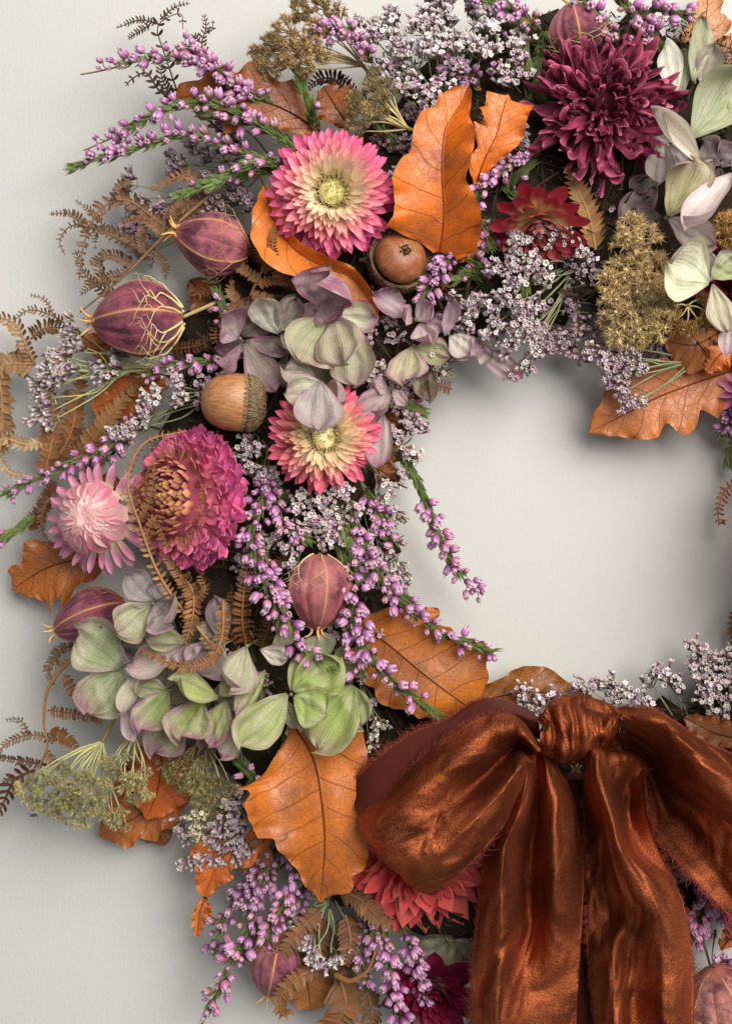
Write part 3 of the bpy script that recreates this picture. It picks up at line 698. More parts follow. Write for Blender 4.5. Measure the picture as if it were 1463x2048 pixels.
def pod(label, base, tip, R, spin=0.0, col=c8(172, 92, 108), seed=0, net=6, netlen=1.0, netcol=c8(214, 196, 140), horns=True, sharp=1.0, stalk=None, group='love-in-a-mist seed pods', netw=1.0):
    a, t = P(*base), P(*tip); ax = t-a; L = np.linalg.norm(ax); R = R*K(base[2]); r = random.Random(seed)
    e = thing('seed_pod', label, 'seed pod', a, group); M = frame_z(ax, (0, 0, 0), spin, ref=(0, 0, 1))
    nt, ns = 46, 110; V = []; U = []
    th = np.linspace(0, 6.28318, ns, endpoint=False)
    for i in range(nt):
        f = i/(nt-1); pr = math.sin(math.pi*min(1, f**0.92))**0.50*(1-0.34*max(0, f-0.45)) if 0 < f < 1 else 0.02
        pr = max(pr, 0.03+0.10*smoothstep((f-0.93)*14)*0)
        q = th*5/6.28318; d = np.abs((q+0.5) % 1-0.5)
        mod = 1+0.035*np.exp(-(d/0.05)**2)+0.055*np.cos(2*math.pi*(d))*0-0.11*np.exp(-((0.5-d)/0.10)**2)+0.02*sn(th*0+f*9, np.cos(th)*4, seed)+0.05*np.sin(math.pi*(1-2*np.abs(d-0.25)))
        mod = mod+0.012*np.sin(3*th+f*9+seed)
        V.append(np.stack([np.cos(th)*R*pr*mod, np.sin(th)*R*pr*mod, np.full(ns, f*L)], 1)); U.append(np.stack([q, np.full(ns, f)], 1))
    # wrap column duplicated so that the uv does not smear
    VV = np.stack(V); UU = np.stack(U); VV = np.concatenate([VV, VV[:, :1]], 1); last = UU[:, :1].copy(); last[:, :, 0] = 5.0; UU = np.concatenate([UU, last], 1)
    part('capsule', mk('capsule', VV.reshape(-1, 3), gridF(nt, ns+1), MAT['pod'], UU.reshape(-1, 2)), e, M, col)
    if horns:
        for k in range(5):
            an = k*6.28318/5; d = A(math.cos(an), math.sin(an), 0)
            C = catmull([d*R*0.30+A(0, 0, L*0.93), d*R*0.16+A(0, 0, L*0.995), d*R*0.24+A(0, 0, L*1.06), d*R*(0.40+0.1*r.random())+A(0, 0, L*(1.09+0.05*r.random()))], 10)
            Vt, F, Ut = tube(C, np.linspace(4.6, 0.9, 10)*R/60, 6); part('horn', mk('horn', Vt, F, MAT['stem'], Ut), e, M, c8(214, 166, 104))
    if stalk:
        Vt, F, Ut = tube(catmull([(0, 0, 0)]+[P(*p)-a for p in stalk], 14), [3.6]*14, 7); part('stalk', mk('stalk', Vt, F, MAT['stem'], Ut), e, color=c8(176, 160, 110))
    else: root_stem(e, a, (0, 0, 0), 2.6)
    for k in range(net):
        b = Buf(); an = k*6.28318/net+r.uniform(-.2, .2)
        def on(f, an, lift): 
            pr = math.sin(math.pi*max(0.02, min(0.98, f))**0.92)**0.58
            rr = R*max(pr, 0.12)*1.06+lift
            return A(math.cos(an)*rr, math.sin(an)*rr, f*L)
        def grow(f, an, lift, depth, wd, df, da):
            f2 = f+df*netlen; an2 = an+da; l2 = lift+r.uniform(-1, 6)
            C = catmull([on(f, an, lift), on((f+f2)/2, (an+an2)/2+r.uniform(-.08, .08), (lift+l2)/2+2), on(f2, an2, l2)], 7)
            if f < 0.0: pass
            Vt, F, Ut = tube(C, np.linspace(wd, wd*0.62, 7), 5); b.add(Vt, F, Ut)
            if depth > 0:
                for s_ in (-1, 1):
                    if r.random() < 0.9: grow(f2, an2, l2, depth-1, wd*0.62, df*r.uniform(0.55, 0.95), s_*r.uniform(0.16, 0.42))
            elif r.random() < 0.9:
                Vt, F, Ut = tube([on(f2, an2, l2), on(f2+0.05, an2+r.uniform(-.1, .1), l2+r.uniform(3, 14))], [wd*0.55, 0.2], 4); b.add(Vt, F, Ut)
        grow(-0.0, an, 1, 3, 3.1*netw*max(0.7, R/75), 0.15, r.uniform(-.1, .1))
        part('bract', b.mesh('bract', MAT['stem']), e, M, vary(netcol, 0.1, r))
    return e

# ------------------------------------------------------------------ acorns
def acorn_mats():
    m = NT('acorn_nut'); x, y, uv = m.uv(); ov, oi = m.objvec()
    st = m.noise(12.0, m.comb(m.math('MULTIPLY', x, 9.0), m.math('MULTIPLY', y, 0.5)), 5, 0.7); n = m.noise(260.0, ov, 4, 0.6)
    cr = m.noise(30.0, m.comb(m.math('MULTIPLY', x, 1.5), m.math('MULTIPLY', y, 5.0)), 4, 0.8); crack = m.rng(cr, 0.60, 0.66, 0.0, 0.5)
    col = m.mix(m.rng(st, 0.35, 0.68), oi.outputs['Color'], m.mix(0.62, oi.outputs['Color'], c8(70, 38, 20)))
    col = m.mix(m.rng(n, 0.4, 0.7, 0.0, 0.3), col, c8(190, 140, 96)); col = m.mix(m.math('MULTIPLY', crack, 0.8), col, c8(80, 48, 28))
    MAT['nut'] = m.done(col, m.rng(n, 0.3, 0.7, 0.24, 0.42, False), 0.5, m.bump(m.math('SUBTRACT', st, crack), 0.35, 0.0005))
    MAT['cup'] = simple('acorn_cup', c8(128, 104, 76), 0.85, 0.15, 0.45, 700, 0.8, 0, True)
acorn_mats()
def acorn(label, c, axis, R, L, cupR, col, seed=0, cup_h=0.92, hole=False, cupcol=c8(136, 112, 84), cup=True, cup_open=0.55, group='acorns'):
    """c = cup/nut joint; axis points to the nut's free end"""
    b0 = P(*c); k = K(c[2]); R *= k; L *= k; cupR *= k; e = thing('acorn', label, 'acorn', b0, group); M = frame_z(A(*axis), (0, 0, 0), 0.3, ref=(0, 0, 1))
    pr = []
    n = 40
    for i in range(n):
        f = i/(n-1); a = math.pi*f; rr = math.sin(a)**0.86 if 0 < f < 1 else 0.0
        pr.append((R*rr*(1-0.06*max(0, f-0.5)), -L*0.30+L*(1-math.cos(a))*0.55))
    if hole: pr[-2] = (R*0.10, pr[-2][1]); pr[-1] = (R*0.07, pr[-1][1]-7)
    V, F, U = lathe(pr, 72, lambda th, i: 1+0.012*np.sin(3*th+i*.1))
    part('nut', mk('nut', V, F, MAT['nut'], U), e, M, col)
    ztop = -L*0.30+L*1.10; root_stem(e, b0, tuple(-nz(A(*axis))*(8 if cup else 2)), 2.4)
    if hole:
        b = Buf(); r = random.Random(3)
        V, F, U = lathe([(R*0.24, ztop-3.2), (R*0.19, ztop+1.5), (R*0.13, ztop+0.2), (R*0.10, ztop-8), (0.2, ztop-11)], 9, lambda th, i: 1+0.22*np.sin(4*th+1)+0.1*np.sin(7*th)); b.add(V, F, U)
        part('nut_hole', b.mesh('nut_hole', simple('dark_hole', c8(40, 26, 18), 0.8), smooth=False), e, M)
        b = Buf()
        for q in range(7):
            a = q*0.9+r.uniform(-.2, .2); V, F, U = sheet(R*0.22, R*0.16, 'obov', 0.4, 0.5, nt=4, nu=4); b.add(xf(V, Matrix.Rotation(a, 4, 'Z') @ Matrix.Translation((R*0.15*S, 0, (ztop-2.0)*S)) @ Matrix.Rotation(-0.7, 4, 'Y')), F, U)
        part('husk', b.mesh('husk', MAT['cup']), e, M, c8(190, 160, 116))
    else:
        V, F, U = lathe([(R*0.10, ztop-3), (R*0.07, ztop+3), (0.3, ztop+6)], 10); part('nut_tip', mk('nut_tip', V, F, MAT['cup'], U), e, M, c8(90, 62, 40))
    if cup:
        H = cupR*cup_h; pr = []
        for i in range(14):
            f = i/13; a = f*math.pi*0.52; pr.append((cupR*math.sin(a)**0.8+0.2, -H*math.cos(a)))
        top = pr[-1][1]+cupR*cup_open*0.35; pr.append((cupR*1.0, top)); pr.append((cupR*0.93, top+2)); pr.append((cupR*0.86, top-4)); pr.append((cupR*0.5, top-cupR*0.35))
        V, F, U = lathe(pr, 48, lambda th, i: 1+0.01*np.sin(9*th+i)); part('cup', mk('cup', V, F, MAT['cup'], U), e, M, tuple(v*0.6 for v in cupcol[:3])+(1,))
        b = Buf(); r = np.random.RandomState(seed+1)
        for ring in range(20):
            f = 0.08+0.92*ring/19; a = min(f*math.pi*0.52, math.pi*0.52); rr = cupR*math.sin(a)**0.8; z = -H*math.cos(a)+(f > 0.99)*6
            cnt = max(5, int(rr*0.85))
            for q in range(cnt):
                an = (q+0.5*(ring % 2))*6.28318/cnt+r.normal()*0.03; nx = A(math.cos(an), math.sin(an), 0)
                nn = nz(nx*math.sin(a)+A(0, 0, -math.cos(a)*0.9)); up = nz(A(0, 0, 1)-nn*nn[2]+nx*0.02); sd = np.cross(nn, up)
                s_ = 6.28318*rr/cnt*0.62*r.uniform(.85, 1.15); p = nx*rr+A(0, 0, z); ln = cupR*0.17*r.uniform(.85, 1.2)
                o_ = 2.6*cupR/60*r.uniform(0.7, 1.3)
                b.add([p-sd*s_-up*ln*.3, p+sd*s_-up*ln*.3, p+sd*s_*.6+up*ln*.4+nn*o_, p-sd*s_*.6+up*ln*.4+nn*o_, p+up*ln*0.75+nn*o_*1.5, p+nn*o_*1.3], [(0, 1, 5), (1, 2, 5), (2, 4, 5), (4, 3, 5), (3, 0, 5)])
        part('cup_scales', b.mesh('cup_scales', MAT['cup'], smooth=False), e, M, cupcol, kind='stuff')
    return e

# ------------------------------------------------------------------ ferns
def pinna_meshes(kind):
    if kind == 'tooth': kw = dict(L=1.08, W=0.52, prof='tooth', cup=0.5, bend=0.25, tipb=0.7, nt=7, nu=4)
    elif kind == 'curl': kw = dict(L=1.15, W=0.30, prof='lance', cup=1.1, bend=1.1, tipb=0.9, nt=8, nu=4)
    else: kw = dict(L=1.0, W=0.40, prof='lance', cup=0.9, bend=0.5, twist=0.4, crumple=0.05, nt=7, nu=4)
    out = []
    for s in range(3):
        V, F, U = sheet(seed=s*5, **kw); 
        V2 = V.copy(); V2[:, 2] -= 0.03
        out.append((V, F, U, mk('pinna', V, F, MAT['fern'], U)))
    return out
PIN = {k: pinna_meshes(k) for k in ('tooth', 'curl', 'crisp')}
def comb_frames(C, n, plen, kind, r, lean=0.75, taper=True, fwd=0.5):
    T, N, B = frames(C); out = []; m = len(C)
    L = np.linalg.norm(np.diff(C, axis=0), axis=1).sum()
    for i in range(n):
        t = 0.04+0.95*(i+0.5)/n; j = min(m-1, int(t*(m-1)))
        sz = plen*(1.0 if not taper else (0.35+0.65*math.sin(math.pi*min(1, (0.28+0.72*t)))**0.7))*r.uniform(0.85, 1.12)
        Yl = nz(np.cross(A(0, 0, 1)+0.001, T[j])); Zn = nz(np.cross(T[j], Yl))
        for s_ in (-1, 1):
            X = nz(Yl*s_+T[j]*fwd+Zn*r.uniform(-0.15, 0.45)*lean); Y = nz(np.cross(Zn, X)); Z = np.cross(X, Y)
            out.append((C[j], X, Y, Z, sz))
    return out
def fern(label, pts, n=18, plen=24, kind='tooth', col=c8(150, 108, 66), stem=2.2, taper=True, fwd=0.5, lean=0.75, seed=0, group='dried fern fronds', more=None):
    """one frond; every pinna on it is a part. more: side branches (each one joined comb)"""
    r = random.Random(seed+int(pts[0][0])); C = catmull([P(*p) for p in pts], 50); b0 = C[0].copy(); C = C-b0
    e = thing('fern_frond', label, 'fern', b0, group)
    V, F, U = tube(C, np.linspace(stem*1.3, stem*0.5, 50), 6); part('rachis', mk('rachis', V, F, MAT['fern'], U), e, color=vary(tuple(min(1, v*1.35) for v in col[:3])+(1,), 0.05, r))
    if n:
        for (p, X, Y, Z, sz) in comb_frames(C, n, plen, kind, r, lean, taper, fwd):
            part('pinna', r.choice(PIN[kind])[3], e, mat_axes(X*sz, Y*sz, Z*sz, p*S), vary(col, 0.18, r))
    for cb in (more or []):
        cp, cn, cl, ck = cb[:4]; C2 = catmull([P(*p) for p in cp], 30)-b0; b = Buf()
        V, F, U = tube(C2, np.linspace(1.7, 0.7, 30), 5); b.add(V, F, U)
        for (p, X, Y, Z, sz) in comb_frames(C2, cn, cl, ck, r, lean, True, fwd):
            V, F, U, _ = r.choice(PIN[ck]); b.add(xf(V*sz, mat_axes(X, Y, Z, p*S)), F, U)
        part('side_branch', b.mesh('side_branch', MAT['fern']), e, color=vary(col, 0.15, r))
    return e

# ------------------------------------------------------------------ wild carrot heads
def umbellet_mesh(seed, seedy=True):
    r = np.random.RandomState(seed); b = Buf()
    for i in range(17 if seedy else 15):
        d = nz(A(r.normal(), r.normal(), 0.35+abs(r.normal())*0.8)); L = r.uniform(0.32, 0.62)
        C = catmull([(0, 0, -0.35), d*L*0.5+A(0, 0, -0.05), d*L], 4); V, F, U = tube(C, [0.022]*4, 3); b.add(V, F, U)
        p = d*L; M = frame_z(nz(d+r.normal(size=3)*0.3), p/S*S, r.uniform(0, 6), 1.0)
        m = np.array(M)[:3, :3]
        rr = 0.06 if seedy else 0.05
        V, F, U = lathe([(0.01, -0.13), (rr, -0.05), (rr*0.95, 0.07), (0.01, 0.15)], 6); b.add(V@m.T+p, F, U)
        for q in range(18 if seedy else 7):
            dd = nz(r.normal(size=3)); dd = nz(dd+d*0.3); a = p+dd*0.05; l = r.uniform(0.14, 0.30) if seedy else r.uniform(0.08, 0.16); s_ = nz(np.cross(dd, r.normal(size=3)))*0.018
            b.add([a-s_, a+s_, a+dd*l], [(0, 1, 2)]); s2 = np.cross(dd, s_); b.add([a-s2, a+s2, a+dd*l], [(0, 1, 2)])
    return b.mesh('umbellet', MAT['seed'], smooth=True)
UMB = [umbellet_mesh(s) for s in range(4)]; UMBF = [umbellet_mesh(s+10, False) for s in range(3)]
def umbel(label, hub, ends, stem=None, col=c8(176, 146, 96), rayc=None, fine=False, seed=0, group='wild carrot seed heads', up=0.5, bow=0.25):
    h0 = P(*hub); e = thing('wild_carrot_head', label, 'wild carrot', h0, group); r = random.Random(seed)
    for (x, y, h, rad) in ends:
        p = P(x, y, h)-h0; d = nz(p); L = np.linalg.norm(p); sd = nz(np.cross(d, A(0, 0, 1)))*L*bow*r.uniform(-0.5, 0.5)+A(0, 0, L*bow*0.4)
        V, F, U = tube(catmull([(0, 0, 0), p*0.5+sd, p], 9), np.linspace(2.0, 1.1, 9), 5)
        part('umbel_ray', mk('umbel_ray', V, F, MAT['stem'], U), e, color=vary(rayc or c8(200, 182, 130), 0.1, r))
        part('umbellet', r.choice(UMBF+UMB if fine else UMB), e, frame_z(nz(d+A(0, 0, up)), p, r.uniform(0, 6), rad*1.75), vary(col, 0.16, r))
    if stem:
        V, F, U = tube(catmull([(0, 0, 0)]+[P(*q)-h0 for q in stem], 12), [3.6]*12, 7); part('stalk', mk('stalk', V, F, MAT['stem'], U), e, color=c8(150, 134, 84))
    V, F, U = lathe([(0.5, -4), (4, -2), (4.6, 2), (1, 5)], 8); part('hub', mk('hub', V, F, MAT['stem'], U), e, frame_z(A(0, 0, 1)), c8(160, 140, 90))
    return e
build_wall(); build_base()
OR1, OR2, OR3, BR1, BR2 = c8(186, 92, 24), c8(196, 92, 26), c8(164, 66, 24), c8(158, 88, 46), c8(118, 66, 36)

# ------------------------------------------------------------------ oak leaves
leaf('large amber oak leaf with dark veins pointing down, left of the velvet bow', [(588, 1452, 150), (628, 1520, 172), (644, 1600, 190), (650, 1680, 192), (646, 1745, 186), (640, 1806, 170)], OR1,
     WR=[(0, 8), (.05, 44), (.12, 100), (.17, 134), (.22, 146), (.26, 154), (.285, 152), (.30, 136), (.33, 134), (.40, 146), (.48, 140), (.575, 132), (.60, 128), (.605, 96), (.65, 98), (.70, 88), (.78, 66), (.82, 50), (.86, 44), (.93, 30), (.97, 14), (1, 0)],
     WL=[(0, 12), (.05, 60), (.1, 106), (.2, 110), (.3, 98), (.42, 102), (.5, 100), (.58, 96), (.66, 86), (.74, 84), (.79, 80), (.81, 56), (.87, 62), (.90, 58), (.915, 34), (.96, 20), (1, 0)],
     shear=0.0, cup=-0.16, wave=15, seed=3, curl=0.5)
leaf('bright orange oak leaf standing upright, right of the top pink strawflower', [(880, 505, 150), (888, 430, 185), (884, 340, 205), (890, 260, 205), (922, 205, 200), (938, 166, 195)], c8(220, 100, 14),
     WL=[(0, 12), (.07, 48), (.12, 78), (.17, 108), (.2, 98), (.28, 92), (.40, 92), (.46, 88), (.52, 72), (.55, 60), (.60, 58), (.68, 56), (.72, 50), (.76, 36), (.80, 40), (.84, 46), (.88, 36), (.92, 26), (.96, 12), (1, 0)],
     WR=[(0, 40), (.08, 74), (.2, 80), (.3, 66), (.40, 46), (.5, 60), (.6, 66), (.7, 64), (.76, 50), (.8, 34), (.86, 24), (.93, 14), (1, 0)],
     shear=0.0, cup=0.25, fold=0.40, wave=12, seed=8, roll=-0.16)
leaf('small bright orange oak leaf with pointed teeth beside the maroon dahlia', [(950, 372, 175), (968, 320, 190), (992, 270, 195), (1004, 225, 190), (1016, 186, 180)], c8(226, 106, 24),
     WL=[(0, 6), (.1, 22), (.2, 30), (.3, 22), (.4, 42), (.46, 54), (.52, 36), (.62, 34), (.72, 48), (.76, 36), (.82, 40), (.93, 44), (.97, 8), (1, 0)],
     WR=[(0, 6), (.15, 16), (.3, 34), (.5, 50), (.65, 50), (.8, 52), (.90, 56), (.93, 12), (.97, 10), (1, 0)], shear=0.35, fold=0.2, wave=5, seed=4)
leaf('curled orange oak leaf folded under the top pink strawflower', [(530, 372, 150), (548, 440, 165), (590, 500, 172), (650, 535, 175), (705, 560, 170), (758, 636, 150)], c8(214, 108, 34),
     WL=[(0, 4), (.1, 26), (.25, 30), (.4, 20), (.55, 26), (.7, 22), (.85, 20), (.95, 16), (1, 0)], WR=[(0, 6), (.1, 18), (.25, 48), (.4, 50), (.55, 30), (.7, 20), (.85, 26), (.93, 24), (1, 0)],
     shear=0, fold=0.9, cup=0.4, wave=5, roll=0.25, seed=5)
leaf('wide dark rust oak leaf behind the heather at top left', [(640, 262, 120), (560, 215, 130), (470, 190, 135), (400, 188, 130), (348, 200, 118)], c8(118, 44, 18), w=(80, 70), n=4, depth=0.3, sharp=1.5, wave=8, fold=0.15, seed=14)
leaf('dark rust oak leaf tip poking up behind the strawflower', [(700, 255, 120), (672, 215, 128), (646, 172, 118)], c8(112, 42, 18), w=(46, 52), n=3, depth=0.25, wave=6, seed=15)
leaf('brown orange oak leaf with rounded lobes at the far left edge', [(215, 1120, 60), (150, 1120, 66), (85, 1140, 66), (24, 1180, 56)], c8(150, 76, 34), w=(96, 74), n=3.0, depth=0.36, sharp=1.0, wave=8, seed=16, cup=-0.08)
leaf('small brown oak leaf behind the pale pink strawflower', [(262, 985, 66), (200, 975, 70), (138, 982, 62)], c8(140, 80, 44), w=(44, 36), n=3, depth=0.3, wave=6, seed=17)
leaf('brown oak leaf with wavy lobes hanging into the ring from the right', [(1462, 742, 70), (1400, 762, 78), (1320, 792, 84), (1250, 828, 80), (1172, 868, 70)], c8(176, 96, 52),
     WL=[(0, 10), (.1, 66), (.17, 84), (.22, 66), (.26, 50), (.31, 82), (.38, 92), (.44, 84), (.50, 52), (.54, 60), (.60, 72), (.68, 64), (.74, 52), (.80, 40), (.84, 30), (.88, 26), (.92, 12), (.95, 14), (1, 0)],
     WR=[(0, 10), (.2, 50), (.4, 70), (.6, 72), (.7, 66), (.78, 58), (.84, 38), (.88, 36), (.93, 22), (1, 0)], shear=0.15, wave=8, fold=0.12, seed=9)
leaf('orange oak leaf scrap at the right edge below the carrot heads', [(1480, 690, 110), (1440, 708, 116), (1412, 745, 108)], c8(198, 92, 36), w=(40, 34), n=3, depth=0.45, wave=5, seed=18)
leaf('brown oak leaf curled into a ball under the carrot heads', [(1432, 668, 90), (1385, 690, 120), (1330, 682, 100)], c8(156, 96, 62), w=(52, 44), n=2, depth=0.1, cup=-0.5, wave=7, seed=19)
leaf('amber oak leaf with dark veins above the velvet bow', [(722, 1245, 118), (790, 1300, 148), (850, 1350, 156), (905, 1392, 150), (958, 1428, 128)], c8(168, 86, 30),
     WL=[(0, 20), (.1, 62), (.2, 66), (.28, 58), (.36, 84), (.46, 104), (.56, 100), (.62, 112), (.7, 124), (.78, 112), (.84, 84), (.9, 72), (.95, 44), (1, 0)],
     WR=[(0, 20), (.1, 60), (.25, 92), (.35, 84), (.42, 100), (.52, 92), (.58, 78), (.68, 76), (.76, 60), (.86, 48), (.94, 24), (1, 0)], shear=0.0, wave=8, seed=10, curl=0.15)
leaf('small amber oak lobe sticking up behind the trailing heather', [(770, 1262, 80), (822, 1236, 90), (880, 1222, 80)], c8(186, 98, 34), w=(26, 30), n=2, depth=0.3, wave=4, seed=20)
leaf('shaded brown oak leaf with round lobes above the bow knot', [(925, 1420, 60), (1000, 1392, 66), (1090, 1385, 66), (1188, 1404, 56)], c8(96, 56, 34), w=(54, 34), n=2.0, depth=0.34, wave=6, seed=21)
leaf('deep orange oak leaf under the green carrot head at lower left', [(300, 1440, 78), (322, 1510, 92), (315, 1580, 92), (292, 1640, 80)], c8(186, 76, 28), w=(66, 62), n=3, depth=0.15, wave=6, seed=22)
leaf('tan brown oak leaf with wavy edge at the lower left of the wreath', [(385, 1570, 50), (330, 1600, 60), (262, 1640, 62), (198, 1672, 52)], c8(170, 92, 48), w=(62, 62), n=4, depth=0.22, wave=7, seed=23)
leaf('dark brown oak leaf half behind the tan leaf at lower left', [(250, 1520, 46), (280, 1600, 54), (330, 1690, 46)], c8(134, 70, 38), w=(70, 62), n=3, depth=0.2, wave=6, seed=24)
leaf('orange oak leaf curling down under the white sea lavender', [(545, 1660, 110), (495, 1690, 118), (445, 1715, 120), (408, 1790, 108)], c8(212, 98, 40), w=(42, 58), n=3, depth=0.2, fold=0.25, wave=6, seed=25)
leaf('narrow curled tail of an orange leaf hanging at the bottom left', [(412, 1790, 100), (400, 1825, 104), (394, 1872, 96)], c8(204, 112, 60), w=(16, 15), n=1, depth=0.1, fold=0.5, wave=3, seed=26)
leaf('thin orange leaf shred beside the curled tail', [(408, 1790, 98), (416, 1820, 98), (421, 1852, 92)], c8(206, 98, 36), w=(7, 7), n=1, depth=0.1, fold=0.5, wave=1, seed=27)
leaf('olive brown oak leaf wedged left of the large amber leaf', [(545, 1640, 110), (520, 1700, 116), (500, 1762, 104)], c8(128, 84, 50), w=(30, 32), n=2, depth=0.2, wave=5, seed=28)
leaf('pale brown oak leaf standing up in the top right corner', [(1392, 170, 60), (1398, 100, 66), (1410, 40, 66), (1418, -30, 60)], c8(190, 128, 88), w=(46, 52), n=3, depth=0.3, wave=6, seed=29)
leaf('brown oak leaf leaning right in the top right corner', [(1400, 190, 62), (1440, 120, 66), (1480, 60, 60)], c8(168, 104, 68), w=(34, 40), n=3, depth=0.3, wave=6, seed=30)
leaf('small rust leaf at the inner edge beside the mauve sepals', [(765, 838, 96), (790, 842, 110), (820, 855, 98)], c8(168, 90, 42), w=(24, 22), n=2, depth=0.15, cup=-0.3, wave=4, seed=31)
leaf('small rust leaf behind the lower open strawflower', [(745, 900, 84), (785, 905, 92), (824, 912, 84)], c8(160, 84, 40), w=(24, 22), n=2, depth=0.2, wave=4, seed=32)
leaf('rust leaf scrap hanging below the lower open strawflower', [(740, 930, 84), (768, 945, 88), (796, 968, 80)], c8(150, 74, 36), w=(24, 20), n=2, depth=0.2, wave=4, seed=33)
leaf('brown scalloped oak leaf at the bottom behind the ferns', [(600, 1890, 52), (614, 1960, 58), (622, 2022, 50)], c8(134, 82, 52), w=(66, 60), n=3, depth=0.2, wave=5, seed=34)
leaf('brown oak leaf right of the bow knot', [(1490, 1480, 120), (1430, 1466, 128), (1366, 1436, 116)], c8(122, 62, 32), w=(34, 36), n=3, depth=0.2, wave=6, seed=35)
leaf('rust oak leaf behind the ferns below the netted pod', [(345, 745, 66), (270, 780, 72), (186, 818, 62)], c8(180, 82, 30), w=(54, 50), n=3, depth=0.3, wave=6, seed=36)
leaf('rust oak leaf scrap peeping out left of the netted pod', [(260, 660, 62), (205, 690, 68), (162, 672, 62)], c8(176, 96, 58), w=(34, 30), n=2, depth=0.2, wave=5, seed=37)
leaf('dark rust oak leaf in the shade between the two upper pods', [(380, 560, 70), (420, 610, 78), (470, 680, 70)], c8(142, 72, 36), w=(56, 44), n=3, depth=0.2, wave=5, seed=38)
leaf('amber oak leaf in shade below the upright orange leaf', [(850, 440, 120), (900, 480, 130), (975, 500, 120)], c8(188, 96, 30), w=(50, 40), n=3, depth=0.2, wave=5, seed=39)
leaf('orange oak leaf peeping out at the right edge beside the bow', [(1440, 1900, 70), (1465, 1870, 76), (1490, 1840, 70)], c8(188, 108, 66), w=(26, 26), n=2, depth=0.2, wave=5, seed=40)

# ------------------------------------------------------------------ main flowers
strawflower_open('largest pink strawflower with a yellow disc, top centre left', (664, 384, 205), (0.06, -0.10, 1), 134, 21, 0.27, N=295, dcol=c8(206, 198, 132))
strawflower_open('pink strawflower with pale yellow centre below the green hydrangea', (648, 874, 205), (0.10, -0.05, 1), 118, 33, 0.27, N=260, dcol=c8(255, 240, 186),
    pal=(c8(255, 222, 176), c8(253, 170, 160), c8(246, 122, 142), c8(230, 86, 126)))
def bud(e, M, k):
    R = 80*k
    part('bud_core', disc_mesh(4, R*0.66, R*0.62, MAT['disc']), e, M @ Matrix.Translation((0, 0, -R*0.12*S)), c8(196, 120, 120))
    BUD = sheets(4, MAT['straw_pink'], 'bract', L=1.0, W=0.62, prof='bract', cup=0.5, bend=-0.75, tipb=0.0, crumple=0.01, nt=9, nu=7)
    def fn(f, r, i):
        L = R*(0.50+0.30*f); th = (0.16+0.98*f)        # angle from the pole of where the bract's foot sits, mostly inward leaning
        rad = R*(0.18+0.76*f**0.8); z = R*0.72*math.cos(min(1.45, f*1.5))-R*0.02
        return dict(rad=rad, z=z, elev=math.pi-(0.34+1.02*f), mesh=r.choice(BUD), scale=(L*1.0, L*1.15), col=al(vary(mixc(c8(250, 222, 206), c8(222, 126, 152), r.random()*0.7+0.3*f), 0.08, r), 0.05), twist=math.pi+r.uniform(-.08, .08), name='bract')
    rays(e, M, 84, fn, 5)
    def fn2(f, r, i):
        L = R*(0.62+0.2*f)
        return dict(rad=R*0.72, z=-R*(0.30+0.25*f), elev=0.30-0.85*f+r.uniform(-.1, .1), mesh=r.choice(STRAW), scale=(L, L*1.1), col=al(vary(mixc(c8(222, 138, 168), c8(212, 150, 176), f), 0.1, r), 0.25), name='bract')
    rays(e, M, 44, fn2, 6)
flower('half closed pale pink strawflower bud at the left edge of the flowers', 'strawflower', 'strawflower', (190, 1036, 170), (-0.12, 0.06, 1), bud, group='pink strawflowers')

def red_straw(e, M, k):
    R = 94*k
    def fn(f, r, i):
        elev = 1.35-1.5*f+r.uniform(-.12, .12); L = R*(0.42+0.5*f)
        return dict(rad=R*(0.06+0.24*f), z=-R*0.12*f, elev=elev, mesh=r.choice(STRAW_R), scale=(L, L*1.2), col=al(vary(mixc(c8(214, 110, 104), c8(188, 54, 74), f*1.3), 0.18, r), 0.62-0.26*f), twist=r.uniform(-.2, .2), name='bract')
    rays(e, M, 62, fn, 12)
flower('deep red strawflower seen from the side, below the maroon dahlia', 'strawflower', 'strawflower', (1076, 452, 165), (-0.10, -0.80, 0.62), red_straw, group='red strawflowers')
def plum(e, M, k):
    R = 92*k
    def fn(f, r, i):
        elev = 1.35-1.3*f+r.uniform(-.1, .1); L = R*(0.4+0.55*f)
        return dict(rad=R*(0.05+0.25*f), z=-R*0.1*f, elev=elev, mesh=r.choice(STRAW_R), scale=(L, L*1.25), col=al(vary(c8(128, 28, 62), 0.18, r), 0.05), twist=r.uniform(-.2, .2), name='bract')
    rays(e, M, 60, fn, 13)
flower('dark plum strawflower at the bottom edge left of the ribbon tails', 'strawflower', 'strawflower', (868, 1985, 110), (-0.1, -0.25, 1), plum, group='red strawflowers')
flower('dark crimson strawflower peeping out at the right edge behind white sepals', 'strawflower', 'strawflower', (1474, 560, 110), (0.0, 0.1, 1), plum, group='red strawflowers')
def pinkedge(e, M, k):
    R = 60*k
    def fn(f, r, i):
        return dict(rad=R*0.15, z=-R*0.1*f, elev=1.2-1.3*f, mesh=r.choice(STRAW), scale=(R*(0.5+0.45*f), R*(0.6+0.4*f)), col=al(vary(c8(196, 112, 150), 0.12, r), 0.15), name='bract')
    rays(e, M, 34, fn, 14)
flower('small mauve pink strawflower cut off by the right edge of the picture', 'strawflower', 'strawflower', (1492, 782, 90), (-0.2, 0.1, 1), pinkedge, group='pink strawflowers')

